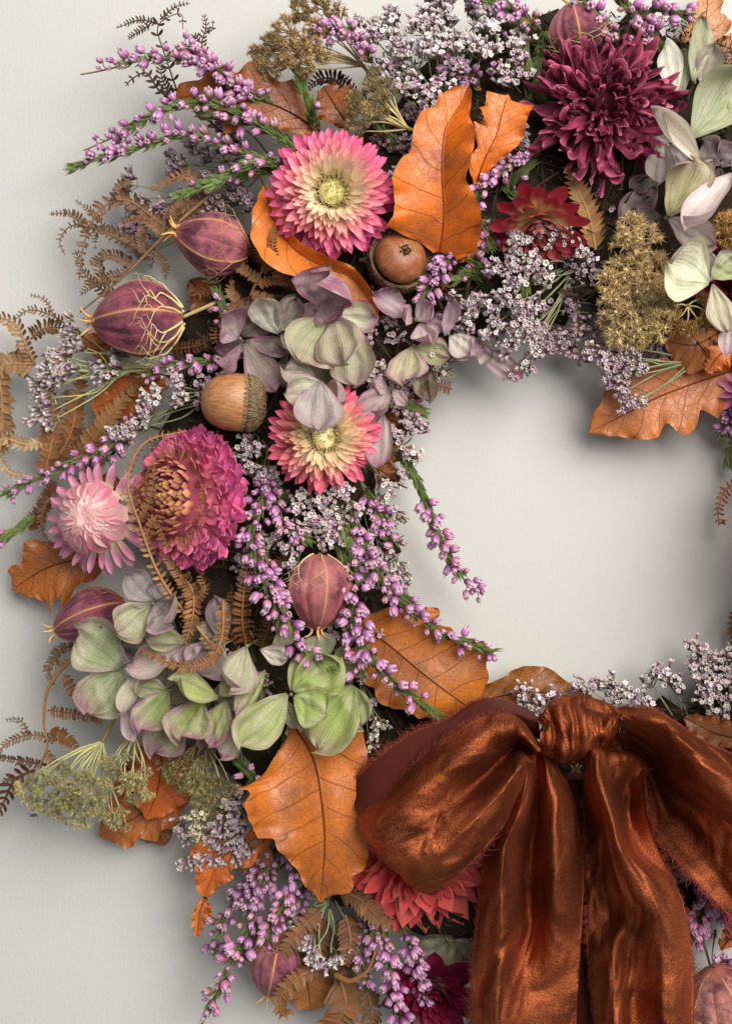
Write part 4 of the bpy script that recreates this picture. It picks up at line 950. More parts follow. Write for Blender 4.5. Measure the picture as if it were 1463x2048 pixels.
ZIN = sheets(6, MAT['zinnia'], 'petal', L=1.0, W=0.72, prof='obov', cup=0.9, bend=0.5, tipb=0.7, crumple=0.10, edge=0.16, nt=9, nu=7, lip=0.3)
ZSC = sheets(4, MAT['zinnia'], 'scale', L=1.0, W=0.60, prof='lance', cup=1.2, bend=0.6, tipb=0.8, crumple=0.06, nt=7, nu=5)
def zinnia(e, M, k):
    R = 128*k
    part('flower_core', disc_mesh(9, R*0.84, R*0.68, MAT['disc']), e, M @ Matrix.Translation((0, 0, -R*0.14*S)), c8(150, 66, 84))
    def fn(f, r, i):
        th = 1.50*f**0.56; rad = R*0.82*math.sin(th); z = R*0.72*math.cos(th)-R*0.16
        nrmang = math.pi/2-th*0.95
        if f < 0.32:
            g = f/0.32; L = R*(0.15+0.08*g); return dict(rad=rad, z=z, elev=nrmang+0.15+r.uniform(-.3, .3), mesh=r.choice(ZSC), scale=(L, L*1.1), col=al(vary(mixc(c8(206, 146, 92), c8(228, 150, 120), g), 0.25, r), 0.4), yaw=r.uniform(-.3, .3), name='disc_scale')
        g = (f-0.32)/0.68; L = R*(0.25+0.12*g)
        return dict(rad=rad*(1-0.02*g), z=z-R*0.04*g, elev=nrmang-0.85+r.uniform(-.42, .36), mesh=r.choice(ZIN), scale=(L*r.uniform(.85, 1.2), L*r.uniform(0.95, 1.3)),
                    col=al(vary(mixc(c8(244, 136, 146), c8(240, 104, 166), g*2), 0.2, r), 0.22 if g > 0.15 else 0.5), twist=r.uniform(-.5, .5), yaw=r.uniform(-.35, .35), name='petal')
    rays(e, M, 400, fn, 8)
flower('big dried pink zinnia with a brown scaly centre', 'zinnia', 'zinnia', (372, 998, 165), (-0.64, 0.04, 0.76), zinnia)

DAH = []
for s in range(9):
    V, F, U = sheet(1.0, 0.27+0.05*(s % 3), 'strap', (1.5, 2.3, 1.9)[s % 3], (0.35, 0.7, -0.2, 0.5)[s % 4], (0.6, -0.7, 0.25)[s % 3], 0.16, 19, 8, s*7, 1.0, 0.42, (0.9, 1.7, -0.8, 0.3, -1.6)[s % 5], 1.3)
    DAH.append(mk('petal', V, F, MAT['dahlia'], U))
def dahlia(e, M, k):
    R = 152*k
    part('flower_core', disc_mesh(2, R*0.45, R*0.22, MAT['disc']), e, M @ Matrix.Translation((0, 0, -R*0.22*S)), c8(70, 24, 34))
    def fn(f, r, i):
        elev = 1.30-1.45*f**0.8+r.uniform(-.28, .28); L = R*(0.30+0.44*f**0.7)*r.uniform(0.82, 1.18)
        c = mixc(c8(126, 40, 70), c8(186, 74, 110), r.random())
        return dict(rad=R*(0.14+0.26*f), z=-R*0.22*f, elev=elev, mesh=r.choice(DAH), scale=(L*1.03, L*r.uniform(0.55, 0.95)*(1.25-0.4*f)), col=al(vary(c, 0.14, r), 0.12), twist=r.uniform(-.9, .9), yaw=r.uniform(-.35, .35))
    rays(e, M, 215, fn, 31)
flower('large maroon dahlia with twisted petals, top right', 'dahlia', 'dahlia', (1210, 205, 185), (0.06, 0.02, 1), dahlia)
COR = sheets(6, MAT['coral'], 'petal', L=1.0, W=0.52, prof='lance', cup=1.35, bend=0.2, tipb=0.25, crumple=0.05, edge=0.14, nt=11, nu=8, lip=0.4)
def coral(e, M, k):
    R = 150*k
    part('flower_core', disc_mesh(6, R*0.5, R*0.3, MAT['disc']), e, M @ Matrix.Translation((0, 0, -R*0.25*S)), c8(120, 34, 40))
    def fn(f, r, i):
        elev = 1.30-1.30*f+r.uniform(-.15, .15); L = R*(0.28+0.40*f)*r.uniform(.88, 1.12)
        return dict(rad=R*(0.08+0.36*f), z=-R*0.16*f, elev=elev, mesh=r.choice(COR), scale=(L, L*r.uniform(1.0, 1.3)), col=al(vary(mixc(c8(236, 82, 92), c8(250, 118, 104), r.random()), 0.10, r), 0.15), twist=r.uniform(-.35, .35), yaw=r.uniform(-.2, .2))
    rays(e, M, 95, fn, 16)
flower('coral red dahlia with folded petals half under the bow', 'dahlia', 'dahlia', (842, 1742, 138), (0.02, -0.36, 0.93), coral)

# ------------------------------------------------------------------ seed pods
pod('maroon seed pod in a cream thread net, on the left below the bracken', (366, 634, 150), (184, 646, 150), 74, spin=0.42, seed=1, net=9, netlen=1.0, col=c8(160, 74, 96), stalk=[(420, 610, 130), (470, 585, 100)])
pod('dusty pink seed pod above the netted pod', (498, 508, 140), (350, 462, 150), 62, spin=0.9, seed=2, net=4, netlen=1.0, col=c8(184, 104, 112), netcol=c8(190, 160, 110), netw=0.6)
pod('upright seed pod with its crown pointing down, centre of the left side', (638, 1108, 160), (632, 1260, 160), 62, spin=0.0, seed=3, net=5, netlen=0.9, col=c8(176, 92, 100), netw=0.6)
pod('dark wine seed pod half under the green hydrangea', (252, 1208, 118), (108, 1262, 118), 54, spin=0.6, seed=4, net=3, netlen=0.7, col=c8(132, 62, 84), netcol=c8(150, 110, 76), netw=0.6)
pod('pink seed pod hanging point down at the bottom of the wreath', (560, 1868, 96), (536, 1992, 96), 50, spin=0.3, seed=5, net=3, netlen=0.5, col=c8(164, 92, 112), netw=0.4)
pod('pink seed pod behind the maroon dahlia at the top edge', (1160, 112, 130), (1142, 6, 140), 56, spin=0.2, seed=6, net=5, netlen=0.8, col=c8(176, 96, 112), netw=0.7)
pod('pale seed pod with yellow veins in the bottom right corner', (1470, 2080, 120), (1425, 1935, 140), 84, spin=0.5, seed=7, net=6, netlen=1.6, col=c8(196, 128, 112), netcol=c8(222, 200, 130), horns=False)
pod('brown pod glimpsed between the ribbon tails', (1150, 1640, 120), (1150, 1540, 120), 36, spin=0.5, seed=8, net=2, netlen=0.5, col=c8(150, 92, 84), netcol=c8(190, 150, 100))

# ------------------------------------------------------------------ acorns
acorn('tan acorn lying on its side above the pink zinnia', (496, 806, 165), (-1, 0.06, 0.22), 58, 118, 55, c8(188, 130, 82), 1, cup_open=0.25, cup_h=0.62)
acorn('brown acorn facing the camera with a hole in its tip', (796, 524, 150), (0.30, 0.34, 1), 52, 64, 61, c8(150, 84, 46), 2, hole=True, cup_open=0.0)
acorn('glossy brown acorn peeping out between ribbon tail and right loop', (1352, 1715, 130), (-0.1, -0.6, 0.7), 40, 62, 40, c8(140, 78, 54), 3, cup=False)

# ------------------------------------------------------------------ hydrangea
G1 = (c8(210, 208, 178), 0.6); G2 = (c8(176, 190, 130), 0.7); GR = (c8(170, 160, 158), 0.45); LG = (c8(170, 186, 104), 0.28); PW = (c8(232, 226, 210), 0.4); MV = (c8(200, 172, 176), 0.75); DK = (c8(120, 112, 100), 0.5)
floret_of_sepals('rounded mauve hydrangea floret topmost in the centre left bunch', (640, 604, 180), [(650, 624, 186, 662, 538, 216, 134, 0.6, 0.5, 0.0, c8(184, 156, 162), 1.0), (646, 600, 196, 676, 640, 214, 86, 0.6, 0.5, 0.1, c8(186, 158, 166), 1.0), (646, 610, 170, 612, 640, 160, 55, 0.3)], MV)
floret_of_sepals('largest green hydrangea floret with fanned sepals, centre left', (652, 636, 180), [(656, 634, 198, 604, 722, 214, 122, 0.62, 0.15, -0.3, c8(206, 206, 164)), (664, 630, 204, 694, 722, 226, 104, 0.55, 0.1, 0.35, c8(188, 180, 152)),
    (700, 640, 176, 712, 768, 186, 92, 0.4, 0.1, 0.1, c8(208, 206, 170)), (676, 628, 190, 748, 632, 176, 62, 0.4, 0.2, 0.2, None, 1.0)], G1)
floret_of_sepals('pale hydrangea floret lying over the top of the lower strawflower', (640, 772, 210), [(640, 762, 262, 636, 856, 278, 88, 0.45, 0.1, 0.1, c8(186, 174, 172), 0.4), (644, 766, 258, 572, 784, 266, 66, 0.5, 0.2, -0.2, c8(198, 194, 170)), (630, 752, 196, 570, 742, 200, 58, 0.4, 0.1, 0.0, c8(182, 184, 156)),
    (650, 770, 205, 690, 800, 226, 66, 0.5, 0.2, 0.4, c8(190, 178, 166))], G1)
floret_of_sepals('mauve hydrangea floret with cupped sepals above the tan acorn', (480, 678, 150), [(478, 676, 160, 440, 636, 178, 84, 0.7, 0.5, 0.4), (482, 684, 160, 462, 750, 182, 62, 0.8, 0.5, 0.7), (490, 686, 158, 546, 778, 176, 62, 0.55, 0.2, -0.2, c8(160, 146, 134)),
    (492, 680, 150, 572, 708, 158, 46, 0.5, 0.1, -0.6, c8(140, 120, 120)), (484, 672, 140, 530, 630, 150, 60, 0.4, 0.2, 0.5, c8(130, 112, 108))], (c8(170, 138, 152), 0.9))
floret_of_sepals('folded pale hydrangea floret left of the rounded mauve one', (560, 660, 158), [(556, 668, 172, 520, 596, 190, 72, 0.8, 0.4, -0.25, c8(206, 202, 184)), (556, 664, 170, 588, 600, 176, 52, 0.5, 0.2, 0.4, c8(150, 140, 130)), (560, 668, 160, 604, 694, 158, 50, 0.4)], (c8(196, 190, 172), 0.4))
floret_of_sepals('mauve hydrangea floret right of the green bunch below the hollow acorn', (830, 640, 140), [(818, 634, 150, 752, 590, 160, 54, 0.5, 0.2, 0.3), (830, 640, 150, 866, 610, 168, 50, 0.8, 0.4, -0.3), (826, 646, 150, 800, 620, 180, 40, 0.9, 0.5, 0.4), (836, 648, 152, 862, 684, 168, 54, 0.6, 0.2, 0.2)], MV)
floret_of_sepals('hydrangea floret with one pink edged sepal hanging into the ring', (826, 692, 140), [(824, 692, 154, 808, 770, 174, 76, 0.5, 0.25, 0.05, c8(196, 186, 152), 1.0), (830, 694, 146, 894, 712, 150, 56, 0.4, 0.2, 0.2, c8(170, 170, 124)), (834, 700, 134, 858, 798, 130, 48, 0.5, 0.3, 0.2, c8(92, 86, 56), 0.4)], G1)
floret_of_sepals('curled lilac hydrangea floret beside the sea lavender at the inner edge', (895, 668, 130), [(890, 672, 146, 900, 604, 168, 40, 1.2, 0.3, 0.2), (898, 672, 140, 938, 706, 150, 54, 0.5, 0.2, 0.1, c8(206, 200, 186)), (892, 660, 140, 858, 640, 150, 46, 0.6), (900, 700, 130, 960, 690, 130, 40, .5)], (c8(190, 160, 176), 0.7))
floret_of_sepals('lilac hydrangea floret whose sepals dip below the sea lavender', (955, 696, 104), [(950, 694, 112, 1036, 752, 120, 42, 0.7, 0.2, 0.2, c8(186, 160, 164)), (948, 694, 112, 984, 712, 120, 40, 0.6, 0.2, 0.5), (946, 690, 110, 912, 716, 118, 36, 0.5, 0.2, 0.2, c8(196, 200, 170)), (950, 690, 108, 985, 668, 110, 40, 0.4, 0.1, 0.1, c8(150, 160, 110))], (c8(196, 182, 178), 0.6))
floret_of_sepals('mauve hydrangea floret right of the lower strawflower', (775, 786, 150), [(778, 784, 170, 714, 818, 190, 52, 0.8, 0.3, -0.3), (780, 786, 172, 752, 836, 186, 46, 0.8, 0.3, 0.3), (784, 780, 168, 812, 806, 170, 28, 0.5, .2, .2), (776, 780, 165, 745, 766, 180, 44, 0.8, 0.3, 0.4)], (c8(186, 158, 162), 0.6))
floret_of_sepals('single folded mauve sepal hanging right of the lower strawflower', (764, 832, 140), [(766, 828, 160, 756, 928, 172, 54, 0.9, 0.2, 0.3, c8(196, 176, 170)), (768, 832, 150, 738, 850, 160, 34, .6, .2, .2, c8(180, 150, 156))], MV)
# lower left bunch
floret_of_sepals('grey hydrangea floret under the pale pink strawflower bud', (306, 1207, 185), [(306, 1200, 196, 254, 1150, 212, 62, 0.6, 0.3, 0.3), (310, 1206, 198, 344, 1246, 220, 92, 0.45, 0.15, 0.0, c8(178, 166, 160)), (300, 1212, 196, 236, 1262, 214, 80, 0.55, 0.2, -0.3, c8(186, 188, 146)), (304, 1202, 190, 262, 1196, 200, 34, 0.6), (312, 1200, 196, 318, 1166, 200, 40, 0.5)], GR)
floret_of_sepals('large green hydrangea floret at the left end of the lower bunch', (246, 1332, 150), [(242, 1336, 160, 158, 1264, 172, 102, 0.35, 0.1, 0.1, c8(162, 172, 130)), (244, 1338, 156, 180, 1424, 168, 100, 0.4, 0.15, 0.2, c8(166, 176, 132), 0.7), (290, 1326, 170, 248, 1424, 186, 46, 0.9, 0.2, 0.2, c8(214, 208, 184), 0.3)], (c8(162, 174, 130), 0.45))
floret_of_sepals('narrow pale pink sepal pointing down left of the lower bunch', (246, 1408, 160), [(244, 1404, 172, 266, 1478, 178, 24, 1.0, 0.2, 0.2, c8(222, 200, 200))], PW)
floret_of_sepals('green hydrangea floret with strong magenta rims, centre of the lower bunch', (335, 1382, 165), [(336, 1384, 178, 284, 1456, 196, 76, 0.5, 0.2, -0.2, c8(168, 178, 116), 1.0), (404, 1400, 186, 362, 1478, 204, 90, 0.6, 0.3, 0.2, c8(160, 172, 102), 1.0), (334, 1380, 170, 276, 1372, 172, 42, 0.5, 0.2, 0, c8(160, 170, 116)), (372, 1430, 150, 312, 1504, 150, 74, .4, .2, .1, c8(150, 156, 110), 0.8)], LG)
floret_of_sepals('bright green cupped sepal above the magenta rimmed floret', (434, 1392, 190), [(436, 1396, 204, 350, 1366, 222, 62, 0.9, 0.4, 0.4, c8(180, 190, 118), 0.3), (440, 1392, 186, 470, 1360, 190, 40, 0.5)], LG)
floret_of_sepals('wide pale hydrangea floret under the curling fern', (372, 1290, 180), [(366, 1292, 190, 266, 1326, 198, 70, 0.45, 0.15, -0.3, c8(206, 196, 184)), (368, 1290, 192, 378, 1320, 204, 66, 0.4, .2, .2, c8(190, 170, 176)), (372, 1282, 186, 300, 1278, 190, 56, 0.4, 0.1, 0.2, c8(186, 192, 146))], (c8(200, 192, 170), 0.5))
floret_of_sepals('greyish hydrangea floret right of the curling fern', (448, 1288, 170), [(446, 1284, 178, 396, 1344, 192, 92, 0.5, 0.15, 0.1, c8(168, 158, 152)), (450, 1284, 176, 400, 1262, 184, 60, 0.4, .2, .2, c8(150, 146, 128)), (448, 1288, 180, 430, 1200, 170, 50, 0.4, .1, .1, c8(150, 140, 136))], GR)
floret_of_sepals('pale green hydrangea floret left of the upright pod', (494, 1292, 185), [(492, 1294, 196, 462, 1374, 212, 84, 0.55, 0.25, -0.2, c8(190, 190, 154)), (520, 1300, 200, 576, 1312, 206, 44, 0.7, 0.2, 0.1, c8(214, 206, 190)), (530, 1340, 196, 474, 1436, 206, 44, 0.9, 0.2, 0.3, c8(170, 178, 116), 0.9), (545, 1290, 180, 590, 1250, 170, 46, .5)], (c8(190, 190, 154), 0.4))
floret_of_sepals('light green hydrangea floret with a long sepal pointing down left', (582, 1388, 190), [(574, 1388, 204, 486, 1484, 224, 90, 0.45, 0.1, -0.1, c8(184, 196, 128), 0.4), (586, 1382, 204, 672, 1322, 216, 98, 0.4, 0.12, 0.1, c8(172, 190, 104), 0.12), (588, 1392, 208, 650, 1428, 224, 84, 0.5, 0.2, -0.2, c8(164, 184, 98), 0.15),
    (582, 1382, 200, 594, 1318, 206, 46, 0.8, 0.2, 0.5, c8(176, 190, 116), 0.2), (570, 1400, 176, 598, 1456, 182, 36, 0.6, 0.2, 0.2, c8(150, 150, 120), 0.3)], LG)
floret_of_sepals('green hydrangea floret at the right end of the lower bunch over the amber leaf', (700, 1372, 170), [(706, 1372, 184, 640, 1490, 200, 108, 0.35, 0.1, 0.1, c8(164, 182, 104), 0.35), (700, 1370, 180, 724, 1448, 190, 66, 0.5, 0.1, 0.3, c8(158, 172, 108), 0.3), (700, 1366, 168, 690, 1296, 160, 52, 0.4, 0.1, 0, c8(160, 168, 120), 0.1), (640, 1320, 160, 640, 1270, 160, 60, .4, .1, 0, c8(150, 160, 120), .2)], LG)
floret_of_sepals('green hydrangea floret with dark pink rims low in the lower bunch', (456, 1396, 160), [(452, 1400, 176, 424, 1488, 194, 66, 0.7, 0.2, 0.3, c8(166, 176, 112), 1.0), (476, 1450, 170, 444, 1512, 186, 56, 0.6, 0.25, -0.1, c8(212, 212, 178), 0.7), (446, 1420, 160, 408, 1490, 166, 40, .5, .2, .1, c8(160, 164, 120), .8)], LG)
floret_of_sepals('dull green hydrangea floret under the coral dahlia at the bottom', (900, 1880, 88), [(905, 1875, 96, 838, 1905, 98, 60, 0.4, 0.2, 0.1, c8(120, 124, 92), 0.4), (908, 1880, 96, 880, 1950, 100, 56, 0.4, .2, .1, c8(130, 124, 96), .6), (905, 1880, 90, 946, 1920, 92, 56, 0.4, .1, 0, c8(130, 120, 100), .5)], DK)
# right side bunch
floret_of_sepals('tightly rolled cream sepal right below the maroon dahlia', (1406, 326, 200), [(1402, 326, 214, 1308, 226, 234, 62, 1.9, 0.25, -0.15, c8(236, 228, 208), 0.15)], PW)
floret_of_sepals('greyish lilac sepals behind the rolled cream sepal', (1332, 292, 160), [(1326, 286, 172, 1316, 368, 188, 60, 0.9, 0.3, 0.3, c8(200, 188, 182), 0.3), (1340, 282, 150, 1296, 270, 160, 60, 0.4, .1, 0, c8(150, 140, 136), .2), (1336, 290, 150, 1380, 330, 150, 60, .4, .1, .1, c8(120, 110, 110), .3)], PW)
floret_of_sepals('large khaki green sepal in the middle of the right bunch', (1330, 436, 180), [(1336, 432, 192, 1376, 322, 216, 104, 0.55, -0.1, 0.15, c8(196, 190, 146), 0.5), (1336, 436, 190, 1424, 490, 206, 66, 0.6, 0.25, 0.2, c8(206, 194, 186), 0.6), (1328, 440, 150, 1262, 452, 140, 64, .4, .1, .1, c8(124, 108, 112), .4)], (c8(190, 180, 150), 0.5))
floret_of_sepals('long blush pink sepal pointing down left at the right edge', (1458, 352, 200), [(1462, 346, 214, 1374, 458, 232, 74, 0.85, 0.1, 0.25, c8(240, 222, 218), 0.35), (1464, 340, 200, 1500, 300, 200, 60, .5)], PW)
floret_of_sepals('broad white green veined sepal above the hanging oak leaf', (1418, 560, 190), [(1418, 564, 202, 1332, 528, 222, 130, 0.35, 0.15, 0.05, c8(238, 238, 204), 0.12), (1424, 568, 196, 1452, 662, 206, 52, 0.6, 0.2, 0.2, c8(204, 200, 168), 0.3), (1422, 556, 196, 1470, 516, 204, 60, 0.5, 0.2, 0.2, c8(190, 200, 148), 0.2), (1420, 552, 194, 1414, 506, 198, 32, 0.7, .2, .2, c8(176, 172, 166), .2)], PW)
floret_of_sepals('pale pink sepal hanging at the right edge above the orange scrap', (1466, 612, 180), [(1464, 614, 190, 1452, 704, 196, 36, 0.7, 0.2, 0.2, c8(224, 204, 206), 0.4)], PW)
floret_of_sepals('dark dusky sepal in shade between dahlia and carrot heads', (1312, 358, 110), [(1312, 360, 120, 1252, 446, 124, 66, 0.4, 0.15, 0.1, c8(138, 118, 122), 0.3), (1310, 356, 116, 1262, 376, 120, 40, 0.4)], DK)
floret_of_sepals('tall green sepals in the top right corner', (1386, 166, 130), [(1386, 162, 142, 1396, 42, 150, 62, 0.7, 0.1, 0.2, c8(190, 194, 158), 0.05), (1402, 172, 138, 1424, 96, 146, 52, 0.6, .1, .2, c8(170, 160, 148), .2), (1352, 190, 140, 1332, 88, 152, 50, 0.6, 0.2, 0.2, c8(230, 228, 210), 0.05), (1362, 192, 134, 1362, 104, 140, 44, 0.5, 0.1, -0.2, c8(160, 164, 140), .05)], (c8(180, 184, 150), 0.2))
floret_of_sepals('big sage green sepal fanning to the right edge below the corner leaf', (1386, 270, 160), [(1384, 274, 170, 1466, 148, 192, 116, 0.4, 0.12, 0.1, c8(190, 196, 160), 0.05), (1440, 250, 166, 1490, 190, 180, 66, 0.5, 0.15, 0.2, c8(190, 200, 146), 0.05)], (c8(176, 182, 140), 0.2))
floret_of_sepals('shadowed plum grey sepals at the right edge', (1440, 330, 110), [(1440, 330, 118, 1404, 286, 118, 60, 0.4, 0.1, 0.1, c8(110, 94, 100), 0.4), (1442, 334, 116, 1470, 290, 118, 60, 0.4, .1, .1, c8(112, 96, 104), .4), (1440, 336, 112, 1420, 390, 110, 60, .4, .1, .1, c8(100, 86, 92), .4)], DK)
floret_of_sepals('single pale sepal sticking out between rolled sepal and khaki sepal', (1385, 372, 150), [(1390, 366, 160, 1422, 322, 170, 28, 0.7, 0.1, 0.2, c8(196, 190, 178), .2)], PW)

# ------------------------------------------------------------------ wild carrot heads
umbel('dense tan carrot seed head at the top edge, left of the white sea lavender', (726, 132, 120), [(530, 122, 138, 24), (548, 96, 148, 26), (576, 64, 152, 27), (590, 108, 168, 30), (562, 134, 150, 22), (618, 132, 168, 26), (612, 36, 150, 28), (640, 66, 168, 28), (648, 14, 150, 26), (606, 84, 160, 28), (652, 110, 160, 24),
      (604, 6, 140, 24), (676, 34, 150, 24), (534, 138, 140, 18), (516, 108, 130, 18), (560, 88, 140, 24), (628, 98, 176, 26)], stem=[(755, 170, 90), (800, 240, 60)], col=c8(172, 144, 100), rayc=c8(206, 186, 142), seed=1)
umbel('carrot seed head fanning left above the largest strawflower', (816, 258, 165), [(706, 248, 176, 17), (714, 222, 184, 18), (726, 198, 188, 19), (744, 178, 190, 20), (766, 176, 186, 19), (704, 200, 170, 17), (740, 222, 200, 20), (762, 204, 200, 20), (724, 262, 168, 16), (738, 244, 190, 17), (786, 190, 184, 18), (750, 150, 160, 17), (770, 228, 198, 17)],
      stem=[(860, 270, 130)], col=c8(150, 132, 88), rayc=c8(196, 178, 120), fine=True, seed=2, bow=0.15)
umbel('golden brown carrot seed head on the right below the maroon dahlia', (1330, 560, 90), [(1262, 466, 160, 34), (1288, 488, 160, 32), (1256, 492, 150, 30), (1240, 540, 128, 32), (1272, 530, 136, 34), (1226, 570, 130, 32), (1262, 580, 142, 34), (1298, 566, 142, 32), (1310, 530, 136, 30), (1226, 612, 138, 32), (1252, 632, 148, 34), (1290, 620, 150, 34),
      (1312, 644, 158, 34), (1284, 660, 150, 32), (1240, 662, 140, 28), (1330, 612, 140, 30), (1244, 600, 140, 30), (1300, 596, 142, 30), (1222, 640, 130, 26), (1264, 678, 140, 24)], col=c8(210, 182, 132), rayc=c8(220, 196, 144), seed=3, up=0.8)
umbel('small carrot seed head with splayed rays by the curled brown leaf', (1374, 612, 150), [(1350, 640, 160, 22), (1372, 650, 160, 22), (1398, 644, 160, 22), (1346, 612, 150, 20), (1408, 622, 156, 20), (1396, 600, 150, 16)], col=c8(160, 126, 76), seed=4)
umbel('carrot seed head cut off by the right edge beside the white sepal', (1480, 500, 130), [(1452, 452, 170, 24), (1448, 476, 172, 24), (1462, 498, 168, 22), (1474, 440, 160, 22), (1478, 470, 176, 24)], col=c8(186, 146, 86), seed=5)
umbel('green gold carrot head fanning down left below the green hydrangea', (206, 1482, 130), [(46, 1574, 120, 17), (62, 1596, 124, 19), (88, 1606, 130, 20), (84, 1574, 134, 20), (112, 1590, 142, 22), (116, 1616, 134, 20), (136, 1598, 148, 22), (146, 1636, 136, 18), (158, 1612, 148, 22), (166, 1640, 138, 18), (182, 1610, 152, 22), (126, 1560, 150, 22), (150, 1566, 158, 22),
      (100, 1546, 140, 20), (174, 1578, 162, 22), (196, 1590, 160, 20), (206, 1624, 140, 20), (226, 1634, 136, 18), (240, 1618, 138, 18), (140, 1534, 146, 18), (180, 1546, 160, 20), (70, 1560, 128, 18), (154, 1590, 160, 22), (230, 1646, 130, 15), (254, 1652, 126, 12)],
      stem=[(228, 1440, 110), (262, 1395, 80)], col=c8(166, 158, 112), rayc=c8(186, 180, 126), fine=True, seed=6, up=0.3)
umbel('second green carrot head hanging beside the pale narrow sepal', (268, 1468, 140), [(238, 1540, 172, 20), (262, 1550, 174, 20), (282, 1560, 160, 18), (290, 1580, 150, 18), (252, 1572, 172, 20), (224, 1520, 168, 18), (270, 1592, 150, 16), (288, 1536, 150, 16), (214, 1560, 170, 20), (250, 1510, 170, 18)], stem=[(262, 1440, 120)], col=c8(166, 158, 110), rayc=c8(184, 176, 122), fine=True, seed=7, up=0.3)
umbel('small olive carrot head left of the large amber leaf', (402, 1478, 110), [(330, 1530, 130, 16), (344, 1548, 138, 19), (366, 1560, 144, 20), (352, 1522, 140, 18), (384, 1540, 148, 21), (392, 1570, 142, 22), (414, 1552, 142, 21), (422, 1584, 134, 22), (438, 1560, 130, 20), (446, 1592, 124, 20), (404, 1598, 130, 20), (462, 1572, 116, 18), (378, 1512, 140, 18), (412, 1520, 136, 18), (430, 1616, 116, 18), (400, 1622, 116, 17)],
      stem=[(415, 1440, 90)], col=c8(146, 134, 88), rayc=c8(170, 158, 106), fine=True, seed=8, up=0.3)

# ------------------------------------------------------------------ sea lavender
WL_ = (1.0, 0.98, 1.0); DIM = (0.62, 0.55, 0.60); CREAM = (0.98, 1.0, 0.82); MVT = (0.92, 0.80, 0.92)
statice('big bunch of white sea lavender at the top edge left of the dahlia', (905, 270, 70), [(740, 66, 165, 40), (782, 34, 160, 38), (800, 88, 172, 42), (846, 50, 170, 42), (868, 96, 176, 42), (904, 40, 168, 38), (924, 88, 172, 40), (962, 52, 160, 36), (966, 102, 164, 36), (772, 130, 150, 28), (906, 130, 150, 30), (870, 10, 150, 34), (950, 14, 140, 34)], tint=WL_, dens=0.88)
statice('sea lavender tuft drooping over the small carrot head near the top', (900, 300, 70), [(790, 176, 170, 26), (826, 176, 168, 28), (862, 196, 160, 26), (850, 222, 150, 22), (890, 172, 150, 24), (806, 150, 150, 24)], tint=(0.95, 0.9, 0.92), dens=0.9)
statice('sparse sea lavender right of the big white bunch in the dark gap', (1080, 260, 60), [(1010, 90, 140, 28), (1036, 122, 138, 26), (1000, 136, 130, 24), (1050, 160, 120, 24), (1012, 160, 116, 24), (1046, 80, 120, 20), (990, 30, 130, 28)], tint=(0.96, 0.9, 0.94), dens=0.8)
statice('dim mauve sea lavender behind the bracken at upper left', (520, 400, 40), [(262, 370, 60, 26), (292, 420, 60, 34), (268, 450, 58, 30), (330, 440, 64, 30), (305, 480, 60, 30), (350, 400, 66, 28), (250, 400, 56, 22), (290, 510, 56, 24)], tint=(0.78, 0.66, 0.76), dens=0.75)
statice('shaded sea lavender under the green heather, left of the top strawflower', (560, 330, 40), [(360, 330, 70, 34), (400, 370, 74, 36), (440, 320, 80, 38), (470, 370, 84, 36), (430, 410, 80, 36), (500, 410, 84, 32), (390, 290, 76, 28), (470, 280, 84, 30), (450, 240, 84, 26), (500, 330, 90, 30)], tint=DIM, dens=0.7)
statice('white sea lavender spray reaching left below the netted pod', (292, 738, 96), [(148, 654, 108, 20), (140, 686, 112, 24), (122, 712, 116, 26), (98, 742, 114, 26), (136, 742, 122, 24), (78, 770, 108, 22), (96, 800, 106, 24), (82, 832, 100, 22), (108, 840, 100, 16), (165, 702, 118, 20), (116, 770, 110, 22), (150, 730, 118, 18)], tint=(1, 0.97, 0.96), dens=1.05, stemc=c8(176, 180, 120), up=0.25)
statice('tiny sea lavender tufts just below the netted pod', (330, 740, 100), [(208, 738, 116, 14), (240, 736, 116, 14), (216, 758, 118, 12), (250, 706, 110, 12), (236, 716, 110, 10)], tint=WL_, stemc=c8(170, 172, 120))
statice('sea lavender tuft left of the tan acorn', (480, 790, 80), [(352, 772, 130, 24), (330, 790, 130, 24), (300, 806, 126, 22), (304, 832, 124, 20), (262, 856, 120, 20), (240, 858, 116, 14), (284, 856, 120, 18), (372, 794, 126, 20)], tint=(1, 0.97, 0.96), dens=1.0)
statice('round white sea lavender buds right of the green hydrangea', (790, 780, 90), [(738, 718, 130, 20), (760, 744, 134, 22), (744, 756, 130, 18), (780, 760, 130, 16), (730, 690, 124, 16), (790, 800, 120, 18)], tint=(1, 0.97, 0.94), dens=0.9)
statice('large sea lavender bunch under the red strawflower at the inner edge', (1200, 500, 60), [(1012, 520, 160, 34), (1050, 490, 168, 34), (1096, 474, 170, 34), (1130, 462, 160, 26), (1172, 500, 150, 26), (1070, 530, 160, 34), (1030, 560, 156, 32), (1090, 560, 140, 28), (1006, 596, 150, 32), (1056, 598, 150, 34), (962, 610, 144, 30), (990, 648, 140, 32), (1040, 646, 140, 34), (1060, 686, 130, 28), (1020, 690, 130, 28), (930, 640, 130, 22), (1054, 726, 120, 22), (1030, 740, 110, 16), (940, 600, 130, 20), (1080, 660, 120, 24)], tint=(0.99, 0.94, 0.95), dens=0.85)
statice('shaded mauve sea lavender deep under the carrot heads', (1300, 640, 40), [(1140, 600, 80, 34), (1180, 560, 84, 32), (1160, 650, 76, 34), (1110, 680, 70, 32), (1200, 640, 80, 34), (1150, 700, 66, 28), (1230, 690, 84, 30), (1150, 540, 90, 28), (1100, 620, 80, 30)], tint=(0.78, 0.66, 0.72), dens=0.75)
